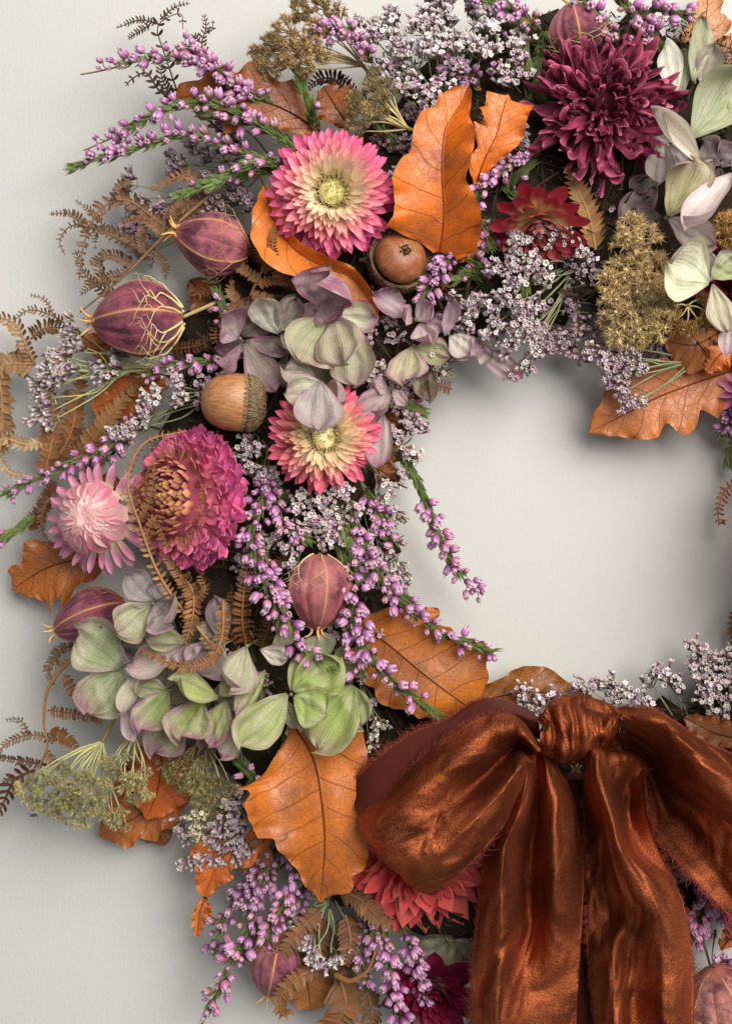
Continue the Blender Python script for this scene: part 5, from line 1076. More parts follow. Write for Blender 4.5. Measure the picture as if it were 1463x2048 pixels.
statice('sea lavender spray over the hanging brown oak leaf', (1400, 720, 90), [(1190, 708, 110, 28), (1226, 720, 118, 30), (1262, 716, 124, 28), (1284, 722, 124, 20), (1234, 750, 120, 26), (1262, 752, 120, 20), (1246, 782, 116, 22), (1262, 806, 112, 18), (1280, 800, 112, 10), (1210, 740, 112, 22)], tint=(0.97, 0.90, 0.94), dens=0.95, stemc=c8(150, 154, 116), up=0.4)
statice('dense blush sea lavender bunch below the lower open strawflower', (650, 960, 60), [(606, 1006, 150, 30), (640, 1000, 154, 28), (672, 990, 150, 26), (630, 1040, 156, 34), (600, 1060, 150, 28), (664, 1036, 150, 28), (652, 1078, 150, 26), (578, 1096, 150, 22), (700, 1010, 140, 20), (596, 1120, 140, 18), (560, 1080, 130, 20)], tint=(1, 0.93, 0.92), dens=1.0)
statice('small sea lavender tufts between zinnia and lower strawflower', (520, 860, 80), [(500, 882, 140, 18), (514, 900, 144, 18), (500, 938, 140, 18), (530, 936, 140, 18), (546, 950, 130, 14), (490, 905, 130, 14)], tint=(1, 0.95, 0.98))
statice('thin sea lavender twigs at the inner edge by the rust scraps', (720, 880, 80), [(790, 880, 110, 16), (808, 900, 110, 14), (798, 942, 110, 16), (770, 968, 112, 18), (760, 990, 112, 14), (820, 920, 104, 12), (828, 862, 100, 10)], tint=(1, 0.97, 0.9), dens=0.85)
statice('grey green sea lavender trailing into the ring beside the heather', (720, 960, 90), [(760, 1050, 110, 24), (784, 1030, 106, 18), (742, 1084, 112, 22), (776, 1090, 108, 20), (788, 1130, 106, 18), (806, 1150, 104, 16), (766, 1130, 108, 18)], tint=(0.85, 0.84, 0.76), dens=0.8, stemc=c8(140, 150, 110))
statice('white sea lavender bank right above the bow', (1400, 1500, 60), [(1164, 1370, 80, 12), (1196, 1378, 84, 18), (1232, 1376, 86, 24), (1262, 1392, 90, 24), (1290, 1404, 92, 22), (1230, 1406, 84, 22), (1300, 1366, 90, 24), (1330, 1356, 96, 24), (1350, 1374, 96, 22)], tint=(0.97, 0.95, 0.97), dens=0.9, up=0.4)
statice('sea lavender heads at the right edge above the bow loop', (1440, 1520, 70), [(1380, 1338, 100, 26), (1400, 1304, 96, 20), (1420, 1340, 112, 28), (1450, 1316, 110, 26), (1400, 1380, 124, 28), (1440, 1370, 130, 30), (1414, 1396, 130, 24), (1460, 1350, 120, 26), (1430, 1424, 110, 24), (1384, 1300, 84, 14), (1460, 1410, 110, 24)], tint=(1, 0.95, 0.95), dens=0.85)
statice('faint grey sea lavender sprig standing behind the bow knot', (1062, 1440, 80), [(1050, 1382, 86, 12), (1064, 1404, 96, 12), (1040, 1398, 84, 8), (1080, 1410, 88, 8), (1100, 1398, 84, 6)], tint=(0.85, 0.82, 0.85))
statice('white and mauve sea lavender left of the large amber leaf', (500, 1560, 80), [(452, 1618, 130, 24), (476, 1640, 134, 24), (440, 1648, 130, 24), (460, 1674, 130, 24), (484, 1684, 126, 22), (430, 1680, 122, 22), (370, 1720, 112, 15), (392, 1710, 116, 18), (416, 1704, 118, 18), (440, 1720, 116, 16), (366, 1650, 110, 12), (380, 1670, 112, 14), (490, 1610, 120, 20), (480, 1584, 110, 18), (470, 1700, 116, 14)], tint=(0.97, 0.9, 0.94), dens=1.0, up=0.3)
statice('greenish cream buds among the sea lavender at lower left', (430, 1570, 100), [(384, 1630, 136, 18), (402, 1648, 138, 20), (392, 1664, 136, 14), (412, 1622, 134, 12), (446, 1604, 130, 12)], tint=(0.92, 1.0, 0.66), size=10, dens=1.5)
statice('white sea lavender tuft hanging at the bottom below the amber leaf', (660, 1780, 60), [(612, 1886, 120, 22), (636, 1900, 124, 22), (662, 1906, 124, 20), (688, 1892, 120, 18), (640, 1926, 116, 14), (606, 1862, 112, 18), (590, 1830, 108, 16), (620, 1820, 104, 16), (600, 1800, 100, 14), (704, 1888, 116, 10)], tint=(1, 1, 0.98), stemc=c8(160, 172, 120), up=0.2)
statice('tiny cream buds trailing between amber leaf and bow', (712, 1320, 90), [(738, 1404, 140, 10), (742, 1396, 140, 8), (732, 1426, 142, 12), (748, 1446, 144, 16), (764, 1448, 144, 12), (752, 1474, 144, 14), (738, 1490, 142, 10), (688, 1346, 150, 16), (704, 1352, 150, 14), (728, 1362, 146, 12), (716, 1340, 148, 12)], tint=(1, 0.98, 0.84), size=9, dens=1.6)
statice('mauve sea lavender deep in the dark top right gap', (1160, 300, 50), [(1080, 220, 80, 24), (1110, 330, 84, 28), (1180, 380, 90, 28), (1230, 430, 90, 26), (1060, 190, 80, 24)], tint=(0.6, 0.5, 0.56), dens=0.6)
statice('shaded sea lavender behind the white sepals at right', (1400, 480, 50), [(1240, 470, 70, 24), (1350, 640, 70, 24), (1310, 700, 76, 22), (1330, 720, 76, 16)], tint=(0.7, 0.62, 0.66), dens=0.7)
statice('scattered blush sea lavender under the mauve sepals at the inner edge', (800, 560, 60), [(732, 590, 100, 18), (760, 620, 100, 22), (790, 660, 96, 22), (740, 650, 100, 20), (900, 600, 110, 22), (920, 660, 100, 20)], tint=(0.9, 0.84, 0.88), dens=0.8)

# ------------------------------------------------------------------ heather
heather('heather sprig with a bare pink tip, uppermost at the left', [(540, 235, 120), (470, 165, 140), (400, 130, 150), (300, 120, 150), (222, 136, 146), (162, 148, 140)], 36, 0.08, 0.9, 18, 0.45, side=(0, 0.8), green_to=0.8)
heather('short heather side sprig pointing up above the rust leaf', [(520, 210, 130), (460, 160, 150), (420, 130, 156), (366, 86, 152)], 30, 0.1, 0.98, 18, 0.5, green_to=0.9)
heather('long heather sprig with a green tip reaching left over the wall', [(560, 330, 120), (470, 300, 140), (380, 272, 150), (300, 290, 150), (220, 312, 146), (142, 338, 138)], 34, 0.15, 0.93, 18, 0.6, side=(0, 0.9))
heather('heather sprig arching over the long green tipped one', [(590, 300, 140), (500, 235, 168), (420, 205, 170), (330, 222, 168), (250, 262, 160), (168, 300, 150)], 36, 0.18, 0.98, 18, 0.8, green_to=0.8)
heather('green heather sprig with few bells left of the top strawflower', [(600, 300, 100), (540, 260, 150), (470, 240, 158), (400, 226, 156)], 9, 0.3, 0.9, 19, 1.7)
heather('green heather tips beside the top strawflower', [(620, 340, 110), (560, 325, 150), (490, 330, 150), (420, 376, 136)], 12, 0.1, 0.7, 18, 1.5)
heather('bright green heather shoot standing above the top strawflower', [(630, 260, 120), (618, 210, 158), (594, 148, 150)], 1, 0.3, 0.5, 16, 2.2)
heather('mauve heather sprig below the netted pod', [(470, 710, 90), (420, 722, 120), (360, 730, 126), (288, 752, 120)], 24, 0.15, 0.98, 17, 0.7)
heather('long heather twig crossing left over the fern to the picture edge', [(300, 850, 90), (230, 884, 110), (140, 930, 116), (60, 965, 112), (-20, 1004, 104)], 34, 0.08, 0.98, 17, 0.35)
heather('green heather twig end at the left picture edge', [(70, 1030, 80), (30, 1062, 84), (-30, 1096, 80)], 5, 0.5, 0.95, 17, 1.2)
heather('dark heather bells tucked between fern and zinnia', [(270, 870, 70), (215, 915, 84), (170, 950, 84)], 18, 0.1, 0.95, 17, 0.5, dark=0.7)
heather('heather sprig right of the hollow acorn', [(970, 440, 110), (920, 490, 140), (880, 540, 148), (838, 604, 140)], 46, 0.02, 0.98, 17, 0.8)
heather('heather sprig in front of the small orange leaf', [(1080, 300, 120), (1020, 330, 165), (985, 360, 168), (950, 400, 160)], 26, 0.1, 0.98, 18, 0.9, side=(-0.6, 0.4))
heather('dark green heather shoots left of the red strawflower', [(1080, 440, 70), (1020, 380, 120), (1060, 330, 130)], 3, 0.5, 0.9, 16, 2.4)
heather('green heather shoots below the upright orange leaf', [(1040, 560, 60), (960, 530, 110), (900, 480, 116)], 10, 0.3, 0.95, 16, 2.0)
heather('magenta heather clump over the white sea lavender at the top', [(760, 150, 120), (720, 90, 176), (690, 60, 184), (630, 72, 180)], 40, 0.25, 0.98, 18, 0.5)
heather('violet heather bells at the foot of the white bunch', [(960, 180, 110), (920, 140, 150), (890, 120, 160)], 18, 0.1, 0.9, 17, 0.4, dark=0.75)
heather('heather sprig along the top edge above the dark gap', [(1080, 60, 120), (1020, 20, 160), (960, 0, 160), (900, -30, 150)], 30, 0.05, 0.95, 18, 0.9)
heather('dark green heather boughs in the gap left of the dahlia', [(1120, 260, 80), (1060, 160, 110), (1040, 60, 112), (1000, 0, 100)], 0, 0, 1, 16, 2.6)
heather('second dark green heather bough reaching down beside the dahlia', [(1090, 60, 70), (1070, 140, 98), (1050, 220, 96)], 0, 0, 1, 16, 2.6)
heather('heather sprig with large bells right of the pink pod at the top', [(1240, 120, 130), (1220, 60, 150), (1180, 20, 156), (1150, -20, 150)], 16, 0.1, 0.98, 20, 0.9)
heather('green heather sprig tipped with big lilac bells in the top right', [(1300, 130, 120), (1270, 60, 160), (1310, 20, 168), (1376, 36, 170)], 22, 0.15, 0.98, 20, 1.5)
heather('green heather shoots crossing at the top right', [(1340, 130, 110), (1300, 70, 150), (1240, 0, 150)], 12, 0.4, 0.98, 20, 2.0)
heather('upright heather sprig below the lower strawflower, left strand', [(530, 920, 110), (524, 1000, 160), (500, 1080, 178), (540, 1180, 188), (560, 1260, 182)], 54, 0.04, 0.98, 19, 0.5, spread=1.5)
heather('heather sprig running down past the upright pod', [(520, 1080, 150), (560, 1200, 190), (600, 1290, 206), (668, 1342, 208)], 28, 0.1, 0.86, 19, 0.3)
heather('heather sprig right beside the zinnia', [(510, 920, 100), (545, 990, 150), (570, 1050, 160), (615, 1084, 160)], 30, 0.05, 0.98, 18, 0.7)
heather('heather strand crossing the amber leaf to a tip inside the ring', [(700, 1000, 100), (740, 1120, 146), (800, 1200, 160), (880, 1262, 166), (984, 1306, 160)], 46, 0.12, 0.99, 18, 0.6, spread=1.1)
heather('long heather sprig hanging free inside the ring', [(800, 900, 100), (846, 990, 126), (880, 1080, 130), (920, 1150, 128), (966, 1190, 122)], 36, 0.34, 0.99, 18, 1.1, green_to=0.8)
heather('heather sprig from the sea lavender down to the bow edge', [(690, 1180, 130), (710, 1260, 176), (760, 1340, 190), (830, 1400, 200), (898, 1450, 200)], 26, 0.0, 0.8, 19, 0.9)
heather('thick heather clump right of the upright pod', [(690, 1120, 120), (706, 1200, 170), (716, 1290, 184), (730, 1340, 180)], 40, 0.05, 0.95, 20, 0.4, spread=1.5)
heather('heather strand with green shoots in the middle of the inner edge', [(690, 990, 90), (720, 1080, 130), (760, 1160, 140), (818, 1200, 132)], 26, 0.05, 0.9, 18, 1.1)
heather('short heather strand by the grey green sea lavender', [(730, 980, 90), (760, 1040, 116), (790, 1090, 112)], 26, 0.1, 0.98, 17, 0.9)
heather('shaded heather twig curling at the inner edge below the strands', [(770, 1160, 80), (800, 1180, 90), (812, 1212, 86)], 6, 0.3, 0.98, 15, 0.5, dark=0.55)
heather('heather strand hanging lowest at the bottom left', [(560, 1720, 90), (500, 1850, 120), (456, 1940, 118), (400, 2060, 104)], 38, 0.08, 0.92, 18, 0.3, spread=1.1)
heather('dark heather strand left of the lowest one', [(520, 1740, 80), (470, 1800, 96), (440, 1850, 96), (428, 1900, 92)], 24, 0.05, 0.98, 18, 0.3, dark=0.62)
heather('heather clump under the tip of the amber leaf', [(600, 1680, 110), (590, 1760, 140), (560, 1820, 142), (530, 1880, 136)], 34, 0.05, 0.98, 18, 0.4, spread=1.2)
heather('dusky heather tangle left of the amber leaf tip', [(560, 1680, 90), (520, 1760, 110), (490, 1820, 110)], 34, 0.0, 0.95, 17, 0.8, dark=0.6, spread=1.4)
heather('pale heather strand hanging beside the plum strawflower', [(770, 1840, 100), (775, 1900, 130), (785, 1970, 134), (806, 2060, 126)], 34, 0.15, 0.98, 18, 0.9, side=(0.2, 0), green_to=0.5)
heather('heather strand left of the pale one at the bottom', [(740, 1830, 90), (728, 1880, 112), (722, 1930, 110), (736, 1970, 100)], 22, 0.1, 0.98, 18, 0.6)
heather('pale heather strand under the coral dahlia', [(800, 1850, 100), (822, 1890, 124), (838, 1940, 126), (848, 2000, 118)], 34, 0.1, 0.98, 18, 0.7, green_to=0.4)
heather('heather clump right of the ribbon tails', [(1400, 1760, 90), (1410, 1790, 120), (1392, 1830, 124), (1380, 1870, 120)], 36, 0.0, 0.98, 19, 0.5, spread=1.3)
heather('heather twig at the right edge below the acorn', [(1400, 1790, 90), (1440, 1820, 112), (1480, 1840, 110)], 20, 0.1, 0.98, 19, 0.8)
heather('single violet heather twig at the right edge near the bottom', [(1420, 1940, 90), (1450, 1920, 110), (1480, 1925, 108)], 10, 0.1, 0.98, 19, 0.4)
heather('dark violet heather at the right edge beside the hole', [(1500, 800, 40), (1462, 830, 52), (1446, 870, 50)], 26, 0.1, 0.98, 17, 0.5, dark=0.75)
heather('green shoot at the right edge beside the hole', [(1500, 860, 40), (1462, 890, 50), (1455, 930, 48)], 0, 0, 1, 17, 2.0)

# ------------------------------------------------------------------ ferns
FB, FD, FL = c8(116, 86, 62), c8(80, 56, 44), c8(166, 136, 100)
fern('dark curled fern tip floating above the uppermost heather', [(360, 200, 70), (330, 110, 84), (315, 60, 90), (330, 38, 92), (362, 28, 90), (366, 58, 84)], 10, 22, 'curl', FD, 1.5, seed=1, more=[([(315, 48, 90), (280, 40, 90), (232, 56, 84)], 12, 11, 'crisp'), ([(320, 40, 90), (350, 14, 92), (380, 6, 88)], 8, 10, 'crisp'), ([(300, 50, 88), (275, 65, 86), (256, 78, 82)], 8, 12, 'crisp')])
fern('small dark fern curl right of the floating one', [(414, 110, 80), (404, 86, 86), (412, 56, 86), (408, 28, 82)], 9, 14, 'curl', FD, 1.5, seed=2, more=[([(400, 84, 84), (388, 72, 84), (384, 86, 82)], 6, 10, 'crisp'), ([(410, 62, 84), (424, 60, 84), (426, 40, 82)], 3, 9, 'crisp')])
fern('dark fern frond curving down from the uppermost heather', [(352, 206, 76), (318, 180, 84), (292, 146, 86), (262, 160, 84), (252, 172, 80)], 10, 16, 'crisp', FD, 2.0, seed=3, more=[([(345, 195, 84), (325, 160, 88), (322, 128, 88)], 9, 18, 'curl')])
fern('dark skeletal fern between the carrot head and the rust leaf', [(700, 190, 80), (670, 160, 90), (640, 158, 90), (614, 178, 84)], 14, 24, 'curl', c8(66, 40, 28), 2.0, seed=4)
fern('arching fern with comb like teeth at the upper left', [(360, 480, 90), (300, 430, 100), (250, 400, 104), (200, 420, 100), (170, 480, 96), (158, 560, 92)], 30, 24, 'curl', FB, 2.4, seed=5,
     more=[([(180, 470, 98), (150, 430, 98), (98, 428, 92)], 16, 13, 'crisp'), ([(250, 400, 104), (240, 380, 108), (262, 362, 104)], 10, 20, 'curl')])
fern('dense curled brown bracken left of the upper pods', [(420, 390, 100), (340, 460, 124), (250, 550, 124), (160, 625, 104)], 0, 20, 'crisp', FB, 3.0, seed=6, more=[
     ([(330, 470, 124), (290, 440, 126), (244, 444, 118)], 16, 15, 'crisp'), ([(300, 500, 122), (240, 470, 124), (196, 462, 116), (190, 500, 108)], 22, 17, 'curl'), ([(270, 530, 120), (220, 510, 122), (178, 530, 114)], 16, 18, 'curl'),
     ([(250, 550, 120), (200, 560, 120), (160, 590, 110)], 14, 18, 'curl'), ([(350, 452, 124), (350, 420, 126), (380, 396, 122)], 12, 14, 'crisp'), ([(340, 460, 124), (380, 480, 126), (392, 520, 116)], 12, 13, 'crisp'),
     ([(300, 500, 122), (330, 530, 124), (330, 560, 112)], 12, 13, 'crisp'), ([(290, 510, 122), (282, 470, 126), (298, 430, 122)], 14, 15, 'crisp'), ([(220, 575, 116), (200, 540, 118), (206, 500, 112)], 12, 16, 'curl'), ([(270, 530, 120), (232, 560, 118), (196, 620, 108)], 12, 14, 'curl')])
fern('fine brown fern between the dusty pink pod and the mauve sepals', [(480, 640, 110), (510, 570, 140), (540, 510, 150), (552, 460, 146)], 0, 20, 'crisp', c8(138, 100, 64), 2.6, seed=7, more=[
     ([(512, 570, 142), (560, 560, 146), (600, 582, 138)], 16, 14, 'crisp'), ([(516, 560, 142), (470, 530, 150), (432, 530, 146)], 18, 15, 'crisp'), ([(530, 530, 148), (512, 500, 152), (520, 478, 148)], 10, 13, 'crisp'), ([(490, 620, 132), (460, 580, 140), (468, 560, 140)], 12, 14, 'crisp'),
     ([(495, 605, 132), (460, 620, 136), (446, 650, 126)], 14, 15, 'curl'), ([(520, 545, 144), (556, 524, 150), (590, 538, 144)], 14, 13, 'crisp'), ([(500, 590, 138), (536, 596, 142), (556, 610, 134)], 12, 13, 'crisp'), ([(536, 516, 150), (556, 490, 150), (566, 500, 144)], 8, 12, 'crisp')])
fern('golden brown fern frond arching at the left picture edge', [(70, 728, 70), (52, 690, 84), (32, 650, 88), (-4, 636, 84), (-30, 650, 80)], 15, 26, 'curl', c8(152, 116, 78), 2.6, seed=8)
fern('fern frond running right from the arched one with hanging teeth', [(62, 678, 80), (92, 656, 88), (140, 656, 84)], 11, 26, 'curl', c8(112, 80, 52), 2.0, seed=9)
fern('dark fern curl at the left under the arched frond', [(62, 728, 60), (36, 700, 66), (30, 730, 66), (56, 752, 62), (80, 770, 58)], 10, 14, 'crisp', FD, 2.0, seed=10)
fern('zigzag fern frond standing at the left picture edge', [(70, 728, 70), (20, 728, 82), (0, 740, 86), (4, 800, 88), (4, 860, 84), (-6, 900, 80)], 26, 30, 'tooth', c8(142, 108, 74), 2.6, seed=11, taper=False)
fern('pale fern frond curving along the bottom of the left ferns', [(110, 870, 80), (60, 890, 86), (10, 878, 86), (-10, 900, 84), (20, 945, 84), (60, 952, 80)], 24, 18, 'tooth', FL, 2.4, seed=12)
fern('toothed fern frond hanging in front of the wall, second from the left', [(88, 955, 74), (104, 880, 86), (108, 820, 88), (96, 770, 84)], 18, 28, 'tooth', c8(142, 98, 62), 2.4, seed=13)
fern('brown toothed fern frond, third from the left', [(92, 950, 60), (140, 870, 74), (154, 800, 78), (168, 740, 74)], 22, 28, 'tooth', c8(126, 84, 52), 2.4, seed=14)
fern('fern frond with long pale teeth over the rust leaf', [(150, 930, 70), (200, 860, 86), (246, 800, 90), (282, 770, 84)], 18, 30, 'tooth', c8(138, 98, 60), 2.6, seed=15)
fern('dark fern frond below the heather twig at left', [(60, 1060, 60), (90, 1010, 66), (110, 960, 64)], 14, 22, 'tooth', c8(122, 80, 54), 2.2, seed=16)
fern('thin fern frond draped over the front of the zinnia', [(440, 1310, 200), (330, 1170, 240), (280, 1050, 268), (256, 960, 268), (290, 885, 262), (372, 862, 246)], 40, 17, 'crisp', c8(142, 104, 68), 2.6, seed=17, more=[
     ([(280, 1045, 262), (300, 1000, 268), (310, 930, 262)], 18, 12, 'crisp'), ([(290, 1080, 258), (310, 1040, 262), (336, 1100, 250)], 14, 12, 'crisp')])
fern('bushy curled fern tip lying on the grey hydrangea', [(360, 1150, 205), (384, 1180, 226), (386, 1230, 232), (370, 1290, 224)], 18, 26, 'curl', c8(134, 92, 58), 2.4, seed=18, more=[([(372, 1170, 220), (350, 1140, 224), (330, 1110, 214)], 12, 18, 'curl'), ([(386, 1200, 230), (410, 1180, 228), (400, 1150, 220)], 9, 18, 'curl')])
fern('curling fern hook across the lower hydrangea bunch', [(446, 1200, 190), (444, 1270, 226), (420, 1320, 232), (370, 1334, 230), (320, 1318, 222), (276, 1294, 208)], 34, 18, 'crisp', c8(136, 94, 58), 2.6, seed=19)
fern('comb like fern standing left of the upright pod', [(492, 1290, 140), (484, 1240, 176), (488, 1180, 184), (494, 1130, 176)], 18, 30, 'curl', c8(128, 84, 50), 2.6, seed=20)
fern('shaded comb fern beside the curling hook', [(470, 1290, 130), (470, 1240, 150), (462, 1180, 150)], 14, 28, 'curl', c8(104, 68, 42), 2.4, seed=21)
fern('shaded fern frond under the comb fern', [(520, 1300, 120), (540, 1240, 150), (530, 1180, 150)], 14, 26, 'curl', c8(104, 70, 44), 2.4, seed=22)
fern('curved fern stem with combs at the lower left outside the hydrangea', [(150, 1310, 100), (100, 1370, 104), (88, 1440, 100), (94, 1500, 92), (60, 1560, 84)], 0, 20, 'crisp', c8(150, 104, 62), 3.0, seed=23, more=[
     ([(128, 1350, 104), (160, 1400, 112), (206, 1450, 104)], 18, 18, 'crisp'), ([(96, 1420, 102), (150, 1428, 110), (200, 1440, 100)], 16, 18, 'curl'), ([(96, 1466, 100), (130, 1474, 106), (158, 1500, 98)], 12, 20, 'crisp'), ([(140, 1320, 102), (116, 1330, 100), (112, 1290, 96)], 10, 12, 'curl'), ([(92, 1500, 92), (104, 1520, 96), (120, 1540, 90)], 8, 14, 'crisp')])
fern('dark curled fern at the left edge near the bottom', [(94, 1530, 74), (40, 1520, 84), (0, 1514, 84), (-30, 1520, 80)], 20, 15, 'curl', FD, 2.2, seed=24)
fern('dark looping fern tendril at the left edge', [(70, 1540, 70), (30, 1560, 80), (10, 1600, 82), (-10, 1640, 78)], 9, 30, 'curl', c8(80, 48, 34), 2.6, seed=25, more=[([(70, 1570, 74), (72, 1600, 80), (70, 1632, 78), (56, 1626, 76)], 6, 10, 'crisp'), ([(40, 1560, 80), (20, 1556, 84), (6, 1566, 80)], 5, 10, 'crisp')])
fern('toothed fern frond seen below the maroon dahlia', [(1190, 500, 120), (1176, 430, 134), (1150, 370, 134), (1134, 330, 126)], 15, 30, 'tooth', c8(150, 112, 68), 2.8, seed=26)
fern('brown crumpled fern under the amber leaf tip', [(680, 1780, 120), (720, 1800, 142), (760, 1840, 144), (782, 1850, 138)], 12, 30, 'tooth', c8(128, 90, 60), 3.0, seed=27)
fern('folded brown fern left of the hanging white tuft', [(600, 1840, 100), (550, 1870, 122), (512, 1910, 120)], 12, 30, 'tooth', c8(120, 82, 52), 2.8, seed=28)
fern('brown fern frond hooking around the lowest pod', [(640, 1930, 110), (590, 1960, 132), (560, 1996, 132), (566, 2030, 124), (586, 2020, 118)], 17, 24, 'tooth', c8(128, 86, 52), 3.0, seed=29)
fern('long curled brown fern blade at the bottom centre', [(670, 1950, 110), (700, 1962, 134), (735, 1940, 140), (752, 1898, 134)], 0, 20, 'tooth', c8(140, 92, 54), 5.0, seed=30)
fern('wide toothed brown fern at the bottom edge', [(680, 1960, 90), (690, 2010, 104), (660, 2070, 98)], 10, 44, 'tooth', c8(124, 84, 52), 3.0, seed=31, taper=False)
fern('second toothed brown fern at the bottom edge', [(730, 1970, 80), (742, 2020, 94), (738, 2080, 90)], 11, 32, 'curl', c8(116, 84, 56), 3.0, seed=32)
fern('brown toothed fern behind the hanging white tuft', [(650, 1840, 80), (620, 1900, 96), (600, 1960, 92)], 13, 34, 'tooth', c8(112, 76, 48), 2.8, seed=33)
fern('brown toothed fern in the dark below the coral dahlia', [(700, 1830, 80), (690, 1900, 92), (700, 1960, 90)], 13, 34, 'tooth', c8(108, 74, 48), 2.8, seed=34)
fern('curled fern tip at the right edge inside the ring', [(1500, 960, 44), (1456, 974, 56), (1436, 1010, 58), (1438, 1046, 56), (1452, 1040, 54)], 14, 20, 'curl', c8(144, 88, 56), 2.4, seed=35)
fern('fern teeth at the right edge low inside the ring', [(1500, 1210, 44), (1466, 1240, 54), (1462, 1290, 52)], 10, 18, 'tooth', c8(112, 66, 42), 2.2, seed=36)
fern('brown bracken filling the shade under the dusty pink pod', [(470, 440, 70), (400, 440, 90), (340, 400, 90)], 0, 20, 'crisp', c8(134, 88, 54), 2.4, seed=37, more=[([(420, 440, 90), (400, 410, 96), (410, 380, 92)], 10, 14, 'crisp'), ([(380, 430, 92), (350, 450, 96), (330, 440, 90)], 9, 14, 'crisp'), ([(440, 560, 90), (400, 590, 96), (380, 570, 90)], 9, 14, 'crisp')])
# unseen right arm of the ring: oak leaves added and raised to shade the hole
leafspots = []
rr = random.Random(77)
k = 0
while k < 130:
    an = rr.uniform(-1.15, 1.05); Rr = rr.uniform(400, 860); x0 = 1160+Rr*math.cos(an); y0 = 1045-Rr*math.sin(an)
    if x0 < 1575: continue
    dx, dy = rr.uniform(-1, 1), rr.uniform(-1, 1); l = math.hypot(dx, dy)+0.01; sz_ = rr.uniform(44, 74); dx, dy = dx/l*sz_, dy/l*sz_
    h = rr.uniform(150, 370) if Rr < 640 and abs(an) < 0.75 else rr.uniform(115, 200)
    leaf('added oak leaf on the unseen far right arm of the wreath, shading the hole', [(x0-dx, y0-dy, h-30), (x0, y0, h), (x0+dx, y0+dy, h-10)], rr.choice((c8(186, 92, 30), c8(150, 74, 34), c8(122, 72, 44), c8(168, 84, 26))), w=(sz_*0.95, sz_*0.9), n=4, depth=0.25, wave=10, seed=100+k, nt=20, nu=8, group='added oak leaves beyond the picture')
    k += 1

fern('extra brown bracken arch outside the netted pod', [(330, 600, 80), (250, 600, 96), (180, 560, 98), (150, 500, 92)], 22, 22, 'curl', FB, 2.2, seed=41, more=[([(250, 590, 96), (230, 640, 98), (170, 650, 90)], 12, 14, 'crisp')])
fern('brown bracken curl above the dusty pink pod', [(440, 430, 80), (400, 380, 96), (372, 350, 96), (300, 380, 92)], 16, 20, 'crisp', c8(140, 96, 60), 2.2, seed=42, more=[([(400, 390, 96), (360, 420, 100), (300, 440, 94)], 14, 14, 'crisp'), ([(380, 370, 96), (392, 420, 100), (350, 470, 94)], 12, 13, 'crisp')])
fern('toothed fern frond behind the long heather twig at left', [(200, 960, 54), (160, 900, 66), (150, 830, 68), (130, 780, 62)], 20, 24, 'tooth', FB, 2.2, seed=43)
fern('fine fern spray over the lower edge of the folded orange leaf', [(560, 560, 170), (545, 500, 190), (548, 450, 190)], 16, 15, 'crisp', c8(120, 78, 48), 2.0, seed=44)
fern('tangled brown fern in the dark beside the tan acorn', [(340, 700, 70), (400, 690, 96), (450, 660, 96)], 14, 20, 'crisp', c8(112, 76, 50), 2.2, seed=45)
fern('brown fern bits filling the dark below the blush sea lavender', [(500, 1330, 80), (470, 1260, 100), (420, 1220, 96)], 16, 24, 'crisp', c8(116, 76, 46), 2.4, seed=46)
heather('green heather fan under the long twigs at upper left', [(580, 330, 80), (500, 350, 120), (430, 360, 124), (360, 390, 112)], 6, 0.3, 0.9, 17, 2.4)
heather('green heather fan between the two upper left sprigs', [(600, 250, 80), (530, 200, 130), (470, 180, 136), (420, 190, 128)], 4, 0.4, 0.9, 17, 2.4)
heather('dark green heather below the hollow acorn sprig', [(1000, 600, 70), (950, 550, 120), (910, 560, 124)], 2, 0.4, 0.9, 16, 2.6)
heather('green heather stems in the middle of the inner edge', [(650, 960, 90), (690, 1060, 136), (720, 1150, 140)], 4, 0.4, 0.9, 17, 2.2)

floret_of_sepals('half hidden grey green sepals under the big central fan', (610, 700, 130), [(606, 700, 140, 566, 772, 150, 66, 0.5, 0.2, 0.1, c8(172, 172, 146), 0.4), (614, 690, 140, 560, 680, 144, 60, 0.4, .2, .1, c8(150, 146, 128), 0.4), (620, 700, 136, 650, 780, 140, 70, 0.4, .1, .1, c8(150, 150, 124), 0.3)], G1)
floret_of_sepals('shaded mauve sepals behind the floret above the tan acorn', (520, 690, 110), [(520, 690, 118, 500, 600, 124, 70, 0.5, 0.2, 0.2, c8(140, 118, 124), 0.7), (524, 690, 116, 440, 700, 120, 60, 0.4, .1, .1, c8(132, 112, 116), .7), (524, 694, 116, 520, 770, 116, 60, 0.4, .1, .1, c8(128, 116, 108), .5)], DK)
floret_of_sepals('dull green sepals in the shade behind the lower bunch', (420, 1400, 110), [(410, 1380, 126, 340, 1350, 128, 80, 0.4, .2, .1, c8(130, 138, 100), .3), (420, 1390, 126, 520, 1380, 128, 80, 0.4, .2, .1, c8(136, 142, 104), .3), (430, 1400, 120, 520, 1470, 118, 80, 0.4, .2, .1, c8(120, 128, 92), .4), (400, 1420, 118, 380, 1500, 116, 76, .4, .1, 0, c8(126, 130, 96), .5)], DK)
floret_of_sepals('grey sepals in the shade below the grey floret', (350, 1320, 110), [(350, 1310, 126, 300, 1360, 128, 76, 0.4, .2, .1, c8(140, 140, 116), .3), (356, 1300, 130, 440, 1250, 130, 80, 0.4, .2, .1, c8(132, 126, 120), .4), (340, 1290, 126, 250, 1290, 126, 70, .4, .1, 0, c8(140, 140, 116), .4)], DK)

